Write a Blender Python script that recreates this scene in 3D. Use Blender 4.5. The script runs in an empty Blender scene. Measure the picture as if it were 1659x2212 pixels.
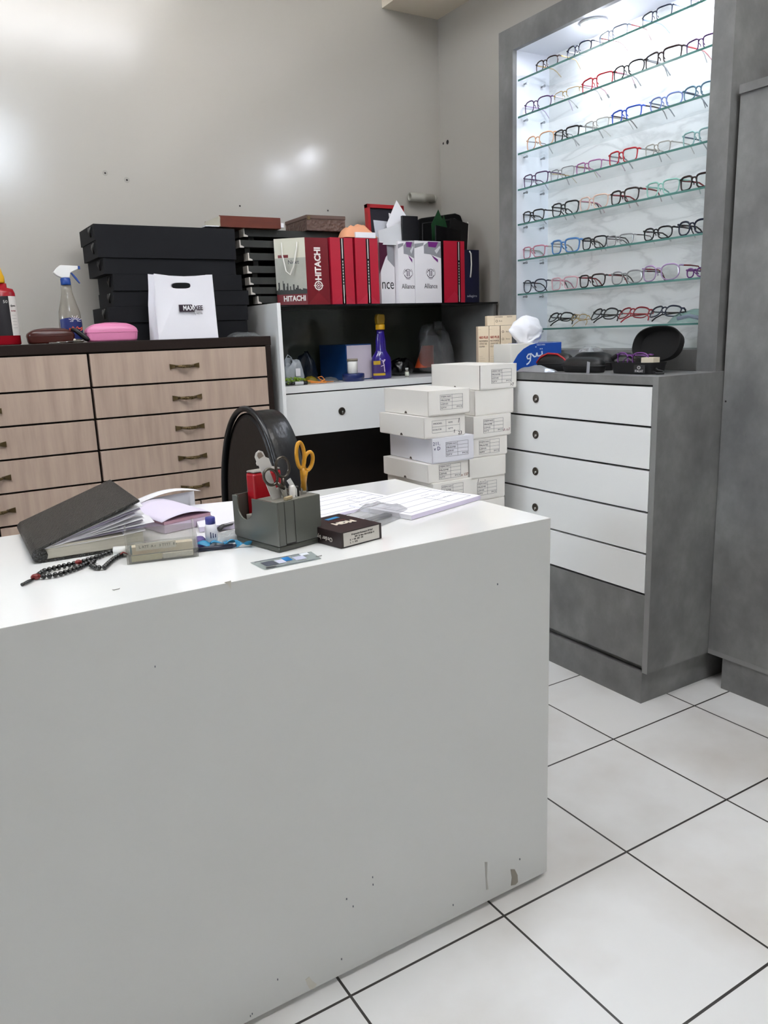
import bpy, bmesh, math, random
from mathutils import Vector, Matrix
PI = math.pi
S = bpy.context.scene
COL = S.collection
random.seed(7)

# ---------------------------------------------------------------- camera constants (metres, z up, floor at 0)
IMW, IMH, FPX = 1659.0, 2212.0, 1700.1
CX, CY = 829.5, 1106.0
YAW, PIT, ROL = 0.54346538, 0.22253654, 0.03682514
CAM = Vector((0, 0, 1.08))
_f = Vector((math.sin(YAW)*math.cos(PIT), math.cos(YAW)*math.cos(PIT), -math.sin(PIT)))
_r = Vector((math.cos(YAW), -math.sin(YAW), 0)); _d = _f.cross(_r)
RGT = _r*math.cos(ROL) + _d*math.sin(ROL)
DWN = _d*math.cos(ROL) - _r*math.sin(ROL)
FWD = _f
def _ray(x, y): return RGT*((x-CX)/FPX) + DWN*((y-CY)/FPX) + FWD
def on_z(x, y, z): q = _ray(x, y); return CAM + q*((z-CAM.z)/q.z)
def on_x(x, y, X): q = _ray(x, y); return CAM + q*(X/q.x)
def on_y(x, y, Y): q = _ray(x, y); return CAM + q*(Y/q.y)

# ---------------------------------------------------------------- materials
def lin(h):
    if isinstance(h, str):
        h = h.lstrip('#'); c = [int(h[i:i+2], 16)/255 for i in (0, 2, 4)]
        return tuple((v/12.92 if v <= .04045 else ((v+.055)/1.055)**2.4) for v in c) + (1,)
    return tuple(h) + ((1,) if len(h) == 3 else ())
MATS = {}
def mat(name, col, rough=.5, metal=0, spec=.5, coat=0, emit=None, estr=0, alpha=1, trans=0, sss=0):
    m = bpy.data.materials.new(name); m.use_nodes = True
    b = m.node_tree.nodes['Principled BSDF']
    b.inputs['Base Color'].default_value = lin(col)
    b.inputs['Roughness'].default_value = rough
    b.inputs['Metallic'].default_value = metal
    b.inputs['Specular IOR Level'].default_value = spec
    b.inputs['Coat Weight'].default_value = coat
    b.inputs['Coat Roughness'].default_value = .05
    b.inputs['Alpha'].default_value = alpha
    b.inputs['Transmission Weight'].default_value = trans
    if emit: b.inputs['Emission Color'].default_value = lin(emit); b.inputs['Emission Strength'].default_value = estr
    MATS[name] = m
    return m
def N(m, t, **kw):
    n = m.node_tree.nodes.new(t)
    for k, v in kw.items():
        if hasattr(n, k): setattr(n, k, v)
        else: n.inputs[k].default_value = v
    return n
def L(m, a, b): m.node_tree.links.new(a, b)
def P(m): return m.node_tree.nodes['Principled BSDF']
def noise_col(m, cols, scale, stretch=(1, 1, 1), detail=4, rough=.55, pos=None, mixin=None):
    """colour ramp over object-space noise, put into base colour"""
    tc = N(m, 'ShaderNodeTexCoord'); mp = N(m, 'ShaderNodeMapping'); mp.inputs['Scale'].default_value = stretch
    L(m, tc.outputs['Object'], mp.inputs['Vector'])
    nz = N(m, 'ShaderNodeTexNoise'); nz.inputs['Scale'].default_value = scale
    nz.inputs['Detail'].default_value = detail; nz.inputs['Roughness'].default_value = rough
    L(m, mp.outputs['Vector'], nz.inputs['Vector'])
    rp = N(m, 'ShaderNodeValToRGB'); e = rp.color_ramp.elements
    pos = pos or [i/(len(cols)-1) for i in range(len(cols))]
    e[0].position, e[0].color = pos[0], lin(cols[0]); e[1].position, e[1].color = pos[-1], lin(cols[-1])
    for p, c in zip(pos[1:-1], cols[1:-1]):
        k = e.new(p); k.color = lin(c)
    L(m, nz.outputs['Fac'], rp.inputs['Fac'])
    L(m, rp.outputs['Color'], P(m).inputs['Base Color'])
    return nz, rp
def bump(m, scale, strength, dist=.002, stretch=(1, 1, 1), detail=3):
    tc = N(m, 'ShaderNodeTexCoord'); mp = N(m, 'ShaderNodeMapping'); mp.inputs['Scale'].default_value = stretch
    L(m, tc.outputs['Object'], mp.inputs['Vector'])
    nz = N(m, 'ShaderNodeTexNoise'); nz.inputs['Scale'].default_value = scale; nz.inputs['Detail'].default_value = detail
    L(m, mp.outputs['Vector'], nz.inputs['Vector'])
    b = N(m, 'ShaderNodeBump'); b.inputs['Strength'].default_value = strength; b.inputs['Distance'].default_value = dist
    L(m, nz.outputs['Fac'], b.inputs['Height']); L(m, b.outputs['Normal'], P(m).inputs['Normal'])
def clear(name, tint, gloss=.06, rough=.03, fres=True, opac=0.0, body=None):
    """thin clear glass / plastic film: transparent + fresnel gloss (+ some diffuse body)"""
    m = bpy.data.materials.new(name); m.use_nodes = True; nt = m.node_tree; nt.nodes.clear()
    out = N(m, 'ShaderNodeOutputMaterial'); tr = N(m, 'ShaderNodeBsdfTransparent'); tr.inputs[0].default_value = lin(tint)
    gl = N(m, 'ShaderNodeBsdfGlossy'); gl.inputs['Roughness'].default_value = rough
    mx = N(m, 'ShaderNodeMixShader')
    if fres:
        lw = N(m, 'ShaderNodeLayerWeight'); lw.inputs['Blend'].default_value = .5
        pw = N(m, 'ShaderNodeMath'); pw.operation = 'POWER'; pw.inputs[1].default_value = 4.5; L(m, lw.outputs['Facing'], pw.inputs[0])
        ma = N(m, 'ShaderNodeMath'); ma.operation = 'MULTIPLY_ADD'; ma.inputs[1].default_value = .55; ma.inputs[2].default_value = .035
        L(m, pw.outputs[0], ma.inputs[0]); L(m, ma.outputs[0], mx.inputs[0])
    else: mx.inputs[0].default_value = gloss
    src = tr
    if opac > 0:
        df = N(m, 'ShaderNodeBsdfDiffuse'); df.inputs[0].default_value = lin(body or tint)
        m2 = N(m, 'ShaderNodeMixShader'); m2.inputs[0].default_value = opac
        L(m, tr.outputs[0], m2.inputs[1]); L(m, df.outputs[0], m2.inputs[2]); src = m2
    L(m, src.outputs[0], mx.inputs[1]); L(m, gl.outputs[0], mx.inputs[2]); L(m, mx.outputs[0], out.inputs[0])
    MATS[name] = m
    return m
def cm(hexc, rough=.45, **k):
    key = 'c_%s_%s_%s' % (hexc, rough, sorted(k.items()))
    if key not in MATS: mat(key, hexc, rough, **k)
    return MATS[key]

# ---------------------------------------------------------------- mesh builder
def T(x=0, y=0, z=0): return Matrix.Translation((x, y, z))
def RZ(a): return Matrix.Rotation(a, 4, 'Z')
def RX(a): return Matrix.Rotation(a, 4, 'X')
def RY(a): return Matrix.Rotation(a, 4, 'Y')
def FR(o, u, v):
    u = Vector(u).normalized(); v = Vector(v).normalized(); n = u.cross(v)
    return Matrix(((u.x, v.x, n.x, o[0]), (u.y, v.y, n.y, o[1]), (u.z, v.z, n.z, o[2]), (0, 0, 0, 1)))
class MB:
    def __init__(s): s.bm = bmesh.new(); s.mi = 0
    def _fin(s, vs, M, fs):
        if M is not None:
            for v in vs: v.co = M @ v.co
        for f in fs: f.material_index = s.mi
    def box(s, x0, x1, y0, y1, z0, z1, bev=0, M=None, seg=2):
        b2 = bmesh.new()
        vs = [b2.verts.new((x, y, z)) for z in (z0, z1) for y in (y0, y1) for x in (x0, x1)]
        for q in ((0, 2, 3, 1), (4, 5, 7, 6), (0, 1, 5, 4), (2, 6, 7, 3), (0, 4, 6, 2), (1, 3, 7, 5)):
            b2.faces.new([vs[i] for i in q])
        if bev > 0: bmesh.ops.bevel(b2, geom=b2.edges[:], offset=bev, segments=seg, affect='EDGES', profile=.5)
        s.merge(b2, M); return s
    def merge(s, b2, M=None):
        mp = {}
        for v in b2.verts: mp[v] = s.bm.verts.new(M @ v.co if M is not None else v.co)
        for f in b2.faces:
            try:
                n = s.bm.faces.new([mp[v] for v in f.verts]); n.material_index = s.mi; n.smooth = f.smooth
            except ValueError: pass
        b2.free()
    def prism(s, pts, t0, t1, M=None, smooth=False):
        a = [s.bm.verts.new((p[0], p[1], t0)) for p in pts]; b = [s.bm.verts.new((p[0], p[1], t1)) for p in pts]
        n = len(pts); fs = [s.bm.faces.new(list(reversed(a))), s.bm.faces.new(b)]
        for i in range(n): 
            f = s.bm.faces.new((a[i], a[(i+1) % n], b[(i+1) % n], b[i])); f.smooth = smooth; fs.append(f)
        s._fin(a+b, M, fs); return s
    def tube(s, pts, r, n=8, closed=False, M=None, flat=1.0, cap=True):
        pts = [Vector(p) for p in pts]; k = len(pts); rs = r if isinstance(r, (list, tuple)) else [r]*k
        rings = []; up = None
        for i in range(k):
            if closed: t = pts[(i+1) % k]-pts[i-1]
            else: t = pts[min(i+1, k-1)]-pts[max(i-1, 0)]
            if t.length < 1e-9: t = Vector((0, 0, 1))
            t.normalize()
            if up is None:
                up = Vector((0, 0, 1)) if abs(t.z) < .9 else Vector((0, 1, 0))
            a = t.cross(up)
            if a.length < 1e-4: a = t.cross(Vector((1, .2, 0)))
            a.normalize(); b = a.cross(t).normalized(); up = b
            rings.append([s.bm.verts.new(pts[i] + a*(math.cos(2*PI*j/n)*rs[i]*flat) + b*(math.sin(2*PI*j/n)*rs[i])) for j in range(n)])
        fs = []
        for i in range(k if closed else k-1):
            A, B = rings[i], rings[(i+1) % k]
            for j in range(n):
                f = s.bm.faces.new((A[j], A[(j+1) % n], B[(j+1) % n], B[j])); f.smooth = True; fs.append(f)
        if not closed and cap:
            fs += [s.bm.faces.new(list(reversed(rings[0]))), s.bm.faces.new(rings[-1])]
        s._fin([v for R in rings for v in R], M, fs); return s
    def lathe(s, prof, n=24, M=None, sx=1, sy=1, ring=False):
        rings = []
        for r, z in prof:
            if r < 1e-6: rings.append([s.bm.verts.new((0, 0, z))])
            else: rings.append([s.bm.verts.new((r*sx*math.cos(2*PI*j/n), r*sy*math.sin(2*PI*j/n), z)) for j in range(n)])
        fs = []
        for A, B in zip(rings, rings[1:]+(rings[:1] if ring else [])):
            for j in range(n):
                j2 = (j+1) % n
                if len(A) == 1 and len(B) == 1: continue
                if len(A) == 1: f = s.bm.faces.new((A[0], B[j2], B[j]))
                elif len(B) == 1: f = s.bm.faces.new((A[j], A[j2], B[0]))
                else: f = s.bm.faces.new((A[j], A[j2], B[j2], B[j]))
                f.smooth = True; fs.append(f)
        if len(rings[0]) > 1 and not ring and abs(prof[0][1]-prof[1][1]) > 1e-9: fs.append(s.bm.faces.new(list(reversed(rings[0]))))
        if len(rings[-1]) > 1 and not ring and abs(prof[-1][1]-prof[-2][1]) > 1e-9: fs.append(s.bm.faces.new(rings[-1]))
        s._fin([v for R in rings for v in R], M, fs); return s
    def sphere(s, c, r, n=8, m=6, sc=(1, 1, 1), M=None):
        prof = [(r*math.sin(PI*i/m), -r*math.cos(PI*i/m)) for i in range(m+1)]
        MM = T(*c) @ Matrix.Diagonal((sc[0], sc[1], sc[2], 1))
        return s.lathe(prof, n, (M @ MM) if M is not None else MM)
    def grid(s, fn, nu, nv, M=None, smooth=True, wrap=False):
        vs = [[s.bm.verts.new(fn(i/nu, j/nv)) for i in range(nu if wrap else nu+1)] for j in range(nv+1)]; fs = []
        for j in range(nv):
            for i in range(nu):
                i2 = (i+1) % nu if wrap else i+1
                f = s.bm.faces.new((vs[j][i], vs[j][i2], vs[j+1][i2], vs[j+1][i])); f.smooth = smooth; fs.append(f)
        s._fin([v for R in vs for v in R], M, fs); return s
    def build(s, name, mats, parent=None, smooth=False, M=None, solid=0, sub=0, bevel=0, normals=True):
        if normals: bmesh.ops.recalc_face_normals(s.bm, faces=s.bm.faces[:])
        me = bpy.data.meshes.new(name); s.bm.to_mesh(me); s.bm.free()
        for m in (mats if isinstance(mats, (list, tuple)) else [mats]): me.materials.append(m)
        if smooth:
            for p in me.polygons: p.use_smooth = True
        o = bpy.data.objects.new(name, me); COL.objects.link(o)
        if parent is not None: o.parent = parent
        if M is not None: o.matrix_basis = M
        if solid:
            md = o.modifiers.new('solid', 'SOLIDIFY'); md.thickness = solid; md.offset = 0
        if sub:
            md = o.modifiers.new('sub', 'SUBSURF'); md.levels = sub; md.render_levels = sub
        if bevel:
            md = o.modifiers.new('bevel', 'BEVEL'); md.width = bevel; md.segments = 2
        return o
def tag(o, label, cat, group=None):
    o['label'] = label; o['category'] = cat
    if group: o['group'] = group
    return o
def thing(name, label, cat, loc=(0, 0, 0), rz=0, group=None):
    o = bpy.data.objects.new(name, None); COL.objects.link(o); o.empty_display_size = .05
    o.location = loc; o.rotation_euler = (0, 0, rz)
    return tag(o, label, cat, group)
def struct(o): o['kind'] = 'structure'; return o
_TX = {}
def text(body, size, m, M, parent=None, name='lettering', align='CENTER', sx=1.0, ext=.00025, bold=0.0, width=None):
    """lettering as a mesh; M maps the text plane (x right, y up, z out) to the parent"""
    key = (body, size, align, sx, ext, bold, width)
    if key not in _TX:
        cu = bpy.data.curves.new('txt', 'FONT'); cu.body = body; cu.size = size; cu.align_x = align; cu.align_y = 'CENTER'
        cu.extrude = ext; cu.offset = bold; cu.resolution_u = 2
        o = bpy.data.objects.new('txt', cu); COL.objects.link(o)
        bpy.context.view_layer.update()
        me = bpy.data.meshes.new_from_object(o.evaluated_get(bpy.context.evaluated_depsgraph_get()))
        bpy.data.objects.remove(o); bpy.data.curves.remove(cu)
        if width and len(me.vertices):
            xs = [v.co.x for v in me.vertices]; k = width/max(max(xs)-min(xs), 1e-6)
        else: k = sx
        for v in me.vertices: v.co.x *= k
        _TX[key] = me
    me = _TX[key].copy(); me.materials.clear(); me.materials.append(m)
    o = bpy.data.objects.new(name, me); COL.objects.link(o)
    if parent is not None: o.parent = parent
    o.matrix_basis = M
    return o
def strokes(lines, r, m, M, parent, name='lettering', h=.0004):
    """drawn lettering: flat ribbons along 2D polylines"""
    b = MB()
    for pl in lines:
        k = len(pl)
        rs = [r]*k
        a = []; c = []
        for i in range(k):
            p = Vector(pl[i]); t = Vector(pl[min(i+1, k-1)])-Vector(pl[max(i-1, 0)])
            t = t.normalized() if t.length > 1e-9 else Vector((1, 0)); n = Vector((-t.y, t.x))
            a.append(b.bm.verts.new((*(p+n*r), h))); c.append(b.bm.verts.new((*(p-n*r), h)))
        for i in range(k-1): b.bm.faces.new((c[i], c[i+1], a[i+1], a[i]))
    return b.build(name, m, parent, M=M)
FRONT = lambda x, y, z: FR((x, y, z), (1, 0, 0), (0, 0, 1))     # plane that faces local -y
LEFT = lambda x, y, z: FR((x, y, z), (0, -1, 0), (0, 0, 1))     # plane that faces local -x
TOP = lambda x, y, z, a=0: T(x, y, z) @ RZ(a)
# ================================================================ SHARED MATERIALS
wallp = mat('wall_paint', '#bcb8b0', .17, spec=.5); noise_col(wallp, ['#b4b0a8', '#b9b5ae'], 1.3); bump(wallp, 9, .06, .01)
soffit = mat('soffit_paint', '#eadfcd', .4)
ceilp = mat('ceiling_paint', '#dedbd4', .6)
conc = mat('concrete_laminate', '#6b6b6b', .5, spec=.35)
noise_col(conc, ['#656564', '#767675', '#898988'], 7, (1, 1, .8), 6, .62, [.3, .5, .72]); 
concd = mat('concrete_laminate_edge', '#858584', .5, spec=.35); noise_col(concd, ['#7c7c7b', '#8e8e8d'], 14)
white = mat('white_laminate', '#e9eae9', .22, spec=.5)
white_in = mat('white_panel', '#e4e7ee', .3)
dark_gap = mat('dark_recess', '#15110e', .7)
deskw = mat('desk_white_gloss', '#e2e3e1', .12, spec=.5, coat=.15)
deskf = mat('desk_front_shaded', '#cacbc9', .14, spec=.5, coat=.15)  # desktop white made greyer, the front's shade put into the colour
# desk front: shallow worn marks
nz, rp = noise_col(deskw, ['#e0e1df', '#e4e5e3'], 2.0)
wenge = mat('wenge_wood', '#1d110c', .6, spec=.25); noise_col(wenge, ['#170d09', '#24160f'], 60, (.3, .3, 4))
ash = mat('pale_ash_wood', '#b7a293', .45)
nz, rp = noise_col(ash, ['#a28d7f', '#b09b8c', '#bba797'], 9, (4.5, 4.5, .35), 5, .6, [.28, .5, .75])
mdark = mat('black_brown_board', '#1d1714', .4)
bronze = mat('aged_bronze', '#6a5a3e', .35, metal=.85)
chrome = mat('chrome', '#c8c8c6', .16, metal=1)
chrome_d = mat('dark_chrome', '#57524c', .28, metal=1)
black_gl = mat('black_glass', '#07080a', .08, spec=.6)
backg = mat('dark_glossy_back', '#464b42', .12, spec=.5)
blackp = mat('black_plastic', '#0c0c0d', .35)
blackf = mat('black_fabric', '#08090b', .85, spec=.2); bump(blackf, 350, .5, .001)
leather = mat('black_leather', '#0d0b0a', .38, spec=.5); bump(leather, 60, .15, .004)
leather_r = mat('black_leather_rim', '#0f1013', .3, spec=.6); bump(leather_r, 26, .5, .006, (1, 1, .4))
paper = mat('paper_white', '#e6e6ea', .7); paperl = mat('paper_lilac', '#cfc8dc', .7)
ink = mat('ink_grey', '#55565f', .7); inkb = mat('ink_black', '#141315', .6); inkblue = mat('ink_blue', '#28305e', .6); inkred = mat('ink_brown_red', '#8a4a2a', .6)
carton = mat('white_carton', '#ebe8e2', .5); noise_col(carton, ['#e8e5de', '#f0ede8'], 5)
carton_c = mat('cool_white_carton', '#e2e2e9', .5)
marble = mat('white_marble', '#d5d6d4', .18, spec=.5)
tc = N(marble, 'ShaderNodeTexCoord'); mp = N(marble, 'ShaderNodeMapping'); mp.inputs['Rotation'].default_value = (.9, 0, 0); mp.inputs['Scale'].default_value = (1, 1.0, 3.4)
L(marble, tc.outputs['Object'], mp.inputs['Vector'])
nz = N(marble, 'ShaderNodeTexNoise'); nz.inputs['Scale'].default_value = 4.2; nz.inputs['Detail'].default_value = 6; nz.inputs['Distortion'].default_value = .5
L(marble, mp.outputs['Vector'], nz.inputs['Vector'])
rp = N(marble, 'ShaderNodeValToRGB'); e = rp.color_ramp.elements
e[0].position = .40; e[0].color = lin('#f2f3f2'); e[1].position = .62; e[1].color = lin('#f2f3f2'); k = e.new(.505); k.color = lin('#dddedd'); k = e.new(.46); k.color = lin('#eff0ef'); k = e.new(.55); k.color = lin('#eff0ef')
L(marble, nz.outputs['Fac'], rp.inputs['Fac']); L(marble, rp.outputs['Color'], P(marble).inputs['Base Color'])
glass_s = clear('shelf_glass', '#fafcfc', rough=.02)
glass_e = mat('shelf_glass_edge', '#497a73', .12, spec=.6)
lens_m = clear('lens_clear', '#fbfcfc', rough=.02)
film = clear('plastic_film', '#e9ebec', rough=.12, opac=.3, body='#d5d8da')
film_d = clear('plastic_film_smoky', '#cfd2d4', rough=.12, opac=.25, body='#a9adb0')
acryl = clear('acrylic', '#f0f0ee', rough=.05, opac=.10, body='#c9c9c6')

# floor tiles
tile = mat('floor_tile', '#cfcfce', .3, spec=.5)
tc = N(tile, 'ShaderNodeTexCoord'); mp = N(tile, 'ShaderNodeMapping'); mp.vector_type = 'POINT'
TX0, TDX, TY0, TDY = 1.497, .3325, .993, .341
mp.inputs['Location'].default_value = (-TX0/TDX+20, -TY0/TDY+20, 0); mp.inputs['Scale'].default_value = (1/TDX, 1/TDY, 1)
L(tile, tc.outputs['Object'], mp.inputs['Vector'])
br = N(tile, 'ShaderNodeTexBrick'); br.offset = 0; br.squash = 1
br.inputs['Scale'].default_value = 1; br.inputs['Brick Width'].default_value = 1; br.inputs['Row Height'].default_value = 1
br.inputs['Mortar Size'].default_value = .0075; br.inputs['Mortar Smooth'].default_value = .1
br.inputs['Color1'].default_value = lin('#dededd'); br.inputs['Color2'].default_value = lin('#d7d7d6'); br.inputs['Mortar'].default_value = lin('#3a3836')
L(tile, mp.outputs['Vector'], br.inputs['Vector'])
nz = N(tile, 'ShaderNodeTexNoise'); nz.inputs['Scale'].default_value = 2.3; nz.inputs['Detail'].default_value = 5
L(tile, tc.outputs['Object'], nz.inputs['Vector'])
rp = N(tile, 'ShaderNodeValToRGB'); e = rp.color_ramp.elements; e[0].position = .3; e[0].color = lin('#d8d0c8'); e[1].position = .55; e[1].color = (1, 1, 1, 1)
L(tile, nz.outputs['Fac'], rp.inputs['Fac'])
mx = N(tile, 'ShaderNodeMix'); mx.data_type = 'RGBA'; mx.blend_type = 'MULTIPLY'; mx.inputs['Factor'].default_value = .7
L(tile, br.outputs['Color'], mx.inputs[6]); L(tile, rp.outputs['Color'], mx.inputs[7]); L(tile, mx.outputs[2], P(tile).inputs['Base Color'])
bp = N(tile, 'ShaderNodeBump'); bp.inputs['Strength'].default_value = .4; bp.inputs['Distance'].default_value = .002; bp.invert = True
L(tile, br.outputs['Fac'], bp.inputs['Height']); L(tile, bp.outputs['Normal'], P(tile).inputs['Normal'])

# ================================================================ ROOM
XW, YW, ZC, XL, YF = 2.16, 2.993, 3.1, -2.4, -1.6
struct(MB().box(XL, XW+.1, YF, YW+.1, -.08, 0).build('floor', tile))
struct(MB().box(XL, XW+.1, YF, YW+.1, ZC, ZC+.1).build('ceiling', ceilp))
wb = struct(MB().box(XL, XW+.1, YW, YW+.1, 0, ZC).build('wall_back', wallp))
wr = struct(MB().box(XW, XW+.1, YF, YW, 0, ZC).build('wall_right', wallp))
b = MB(); VY0, VY1, VZ0, VZ1 = 1.0, 1.6, 1.35, 1.95
b.box(XL-.1, XL, YF, VY0, 0, ZC); b.box(XL-.1, XL, VY1, YW+.1, 0, ZC); b.box(XL-.1, XL, VY0, VY1, 0, VZ0); b.box(XL-.1, XL, VY0, VY1, VZ1, ZC)
struct(b.build('wall_left', wallp))
b = MB(); b.box(XL-.09, XL-.05, VY0, VY1, VZ0, VZ0+.03); b.box(XL-.09, XL-.05, VY0, VY1, VZ1-.03, VZ1); b.box(XL-.09, XL-.05, VY0, VY0+.03, VZ0+.03, VZ1-.03); b.box(XL-.09, XL-.05, VY1-.03, VY1, VZ0+.03, VZ1-.03)
wf2 = struct(b.build('added_fill_window', white)); MB().box(XL-.075, XL-.069, VY0+.02, VY1-.02, VZ0+.02, VZ1-.02).build('window_glass', glass_s, wf2)  # unseen window added in the left wall to bring in side fill light
b = MB(); WX0, WX1, WZ0, WZ1 = .74, 1.16, 2.42, 2.96
b.box(XL, WX0, YF-.1, YF, 0, ZC); b.box(WX1, XW+.1, YF-.1, YF, 0, ZC); b.box(WX0, WX1, YF-.1, YF, 0, WZ0); b.box(WX0, WX1, YF-.1, YF, WZ1, ZC)
struct(b.build('wall_front', wallp))
b = MB(); b.box(WX0, WX1, YF-.09, YF-.05, WZ0, WZ0+.04); b.box(WX0, WX1, YF-.09, YF-.05, WZ1-.04, WZ1)
for x in (WX0, WX1-.04): b.box(x, x+.04, YF-.09, YF-.05, WZ0+.04, WZ1-.04)
wf = struct(b.build('window_1', white)); MB().box(WX0+.02, WX1-.02, YF-.075, YF-.069, WZ0+.02, WZ1-.02).build('window_glass', glass_s, wf)
struct(MB().box(1.886, XW, YF, YW, 2.358, ZC).build('trim_1', soffit))
# plug holes and nail holes in the walls
hole_ring = mat('hole_filler', '#a39f97', .7)
for (x, y, r, s_) in ((227, 374, .0032, 3.0), (274, 389, .0034, 3.0), (518, 445, .0034, 1.2), (708, 455, .003, 2.2)):
    p = on_y(x, y, YW); o = MB().lathe([(0, 0), (r, 0)], 12, FR((p.x, p.y-.0012, p.z), (1, 0, 0), (0, 0, 1))).build('drill_hole', dark_gap, wb)
    MB().lathe([(0, 0), (r*s_, 0)], 14, FR((p.x, p.y-.0007, p.z), (1, 0, 0), (0, 0, 1))).build('filler_ring', hole_ring, o)
for (x, y, r) in ((958, 310, .005), (967, 307, .009)):
    p = on_x(x, y, XW); MB().lathe([(0, 0), (r, 0)], 12, FR((p.x-.001, p.y, p.z), (0, -1, 0), (0, 0, 1))).build('drill_hole', dark_gap, wr)
# pipe stub lying along the back wall
p = on_y(885, 425, 2.955)
t = thing('pipe_stub', 'short open grey pipe stub on the back wall beside the corner', 'pipe', (p.x, p.y, p.z))
pg = mat('pipe_plastic', '#a5a398', .5); b = MB()
b.lathe([(.0115, .0), (.0175, 0), (.0175, .055), (.0195, .058), (.0195, .075), (.0165, .078), (.016, .12), (.0115, .12)], 18, RY(PI/2), ring=True)
b.tube([(.118, 0, 0), (.128, .004, 0), (.134, .014, 0), (.135, .04, 0)], .016, 12)
b.build('pipe', pg, t, True); MB().lathe([(0, .02), (.0116, .02)], 14, RY(PI/2)).build('bore', dark_gap, t)

# ================================================================ DESK
DY0, DY1, DX0, DX1, DZ = 1.03, 1.556, -.75, .974, .744
t = thing('desk', 'white glossy counter desk with a scuffed front panel on the tiled floor', 'desk', (.1, 1.3, 0))
inv = T(-.1, -1.3, 0)
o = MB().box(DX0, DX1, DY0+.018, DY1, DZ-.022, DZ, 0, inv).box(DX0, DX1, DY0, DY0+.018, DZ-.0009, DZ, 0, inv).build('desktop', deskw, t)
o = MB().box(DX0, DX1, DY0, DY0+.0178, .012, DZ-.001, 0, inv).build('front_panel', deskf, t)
for x in (DX1-.02, DX0): MB().box(x, x+.018, DY0+.0185, DY1-.02, .012, DZ-.0225, 0, inv).build('side_panel', deskw, t)
for x in (DX1-.06, DX0+.04):
    for y in (DY0+.05, DY1-.06): MB().lathe([(.02, 0), (.02, .0118)], 12, inv @ T(x, y, 0)).build('foot', blackp, t)
# scuffs: chipped laminate low on the front panel and specks
chipm = mat('chipped_board', '#8f8a80', .8); b = MB()
def on_front(x, y): q = on_y(x, y, DY0-.0006); return (q.x-.1, q.z)
def scuff(b, pts):
    b.prism([on_front(*p) for p in pts], 0, .0004, FR((0, DY0-.0003-1.3, 0), (1, 0, 0), (0, 0, 1)))
scuff(b, [(1103, 1878), (1112, 1878), (1118, 1890), (1119, 1905), (1114, 1911), (1104, 1913), (1106, 1895)])
b.build('chipped_patch', chipm, t); b = MB()
scuff(b, [(1047, 1862), (1053, 1862), (1052, 1895), (1055, 1921), (1051, 1922)])
b.build('scrape', mat('scrape_grey', '#a8a6a0', .7), t)
stm = mat('faint_stain', '#bdbab0', .5); b = MB()
scuff(b, [(660, 2116), (668, 2110), (676, 2120), (684, 2126), (680, 2135), (670, 2138), (664, 2128)])
b.build('faint_stain', stm, t); b = MB(); scuff(b, [(484, 1258), (499, 1254), (499, 1272), (492, 1262)])
b.build('faint_stain', stm, t)
b = MB()
for (x, y) in ((763, 1958), (749, 1942), (805, 1895), (806, 1911), (738, 2072), (541, 2195), (545, 2190), (979, 1955), (600, 2116), (335, 1440), (1075, 1262), (1123, 1856)):
    b = MB(); scuff(b, [(x-1, y-2), (x+1, y-2), (x+1, y+2), (x-1, y+2)]); b.build('dirt_speck', ink, t)

# ================================================================ DRAWER CABINET (right) 
CX0, CY0, CY1, CZ = 1.716, 1.413, 2.37, .943
ox, oy = 1.85, 1.9
t = thing('drawer_cabinet', 'grey concrete-look cabinet with five white drawers below the eyeglass display', 'cabinet', (ox, oy, 0)); inv = T(-ox, -oy, 0)
b = MB(); b.box(CX0, 2.155, CY0, CY0+.018, .098, CZ, 0, inv); b.box(CX0, 2.155, CY1-.018, CY1, .098, CZ, 0, inv)
b.box(2.14, 2.155, CY0+.018, CY1-.018, .098, CZ, 0, inv); b.box(CX0+.02, 2.14, CY0+.018, CY1-.018, .098, .116, 0, inv)
b.build('carcass', conc, t)
MB().box(CX0-.0012, CX0-.0001, CY0, CY0+.018, .098, CZ, 0, inv).build('edge_band', concd, t)
MB().box(CX0, 2.14, CY0+.0185, CY1-.0185, .921, CZ, 0, inv).build('worktop', conc, t)
MB().box(CX0, 2.12, CY0+.0185, CY1, 0, .097, 0, inv).build('plinth', conc, t)
MB().box(CX0, CX0+.018, CY0+.0185, CY1-.019, .117, .3305, 0, inv).build('lower_panel', conc, t)
MB().box(CX0+.016, CX0+.02, CY0+.0185, CY1-.019, .331, .921, 0, inv).build('dark_backing', dark_gap, t)
zs = [.9185, .808, .690, .571, .452, .334]
knobm = [chrome_d, chrome, dark_gap]
def lock_knob(parent, M):
    b = MB(); b.mi = 0; b.lathe([(.0128, 0), (.0132, .0025), (.0115, .004), (.0098, .0015)], 24, M)
    b.mi = 1; b.lathe([(0, .0012), (.0095, .0012), (.0097, .0014)], 20, M); b.lathe([(0, .004), (.0035, .0038), (.0038, .001)], 12, M @ T(.003, -.002, 0)); b.box(-.0015, .0015, -.008, .0005, .001, .0045, .0005, M)
    b.mi = 2; b.lathe([(0, .0014), (.0052, .0014)], 12, M @ T(-.003, .0035, 0))
    return b.build('knob', knobm, parent)
for i in range(5):
    z1, z0 = zs[i]-.003, zs[i+1]+.003
    d = MB().box(CX0-.0005, CX0+.015, CY0+.0205, CY1-.021, z0, z1, .0008, inv).build('drawer', white, t)
    lock_knob(d, inv @ FR((CX0-.0006, 1.885, (z0+z1)/2), (0, -1, 0), (0, 0, 1)))

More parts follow.
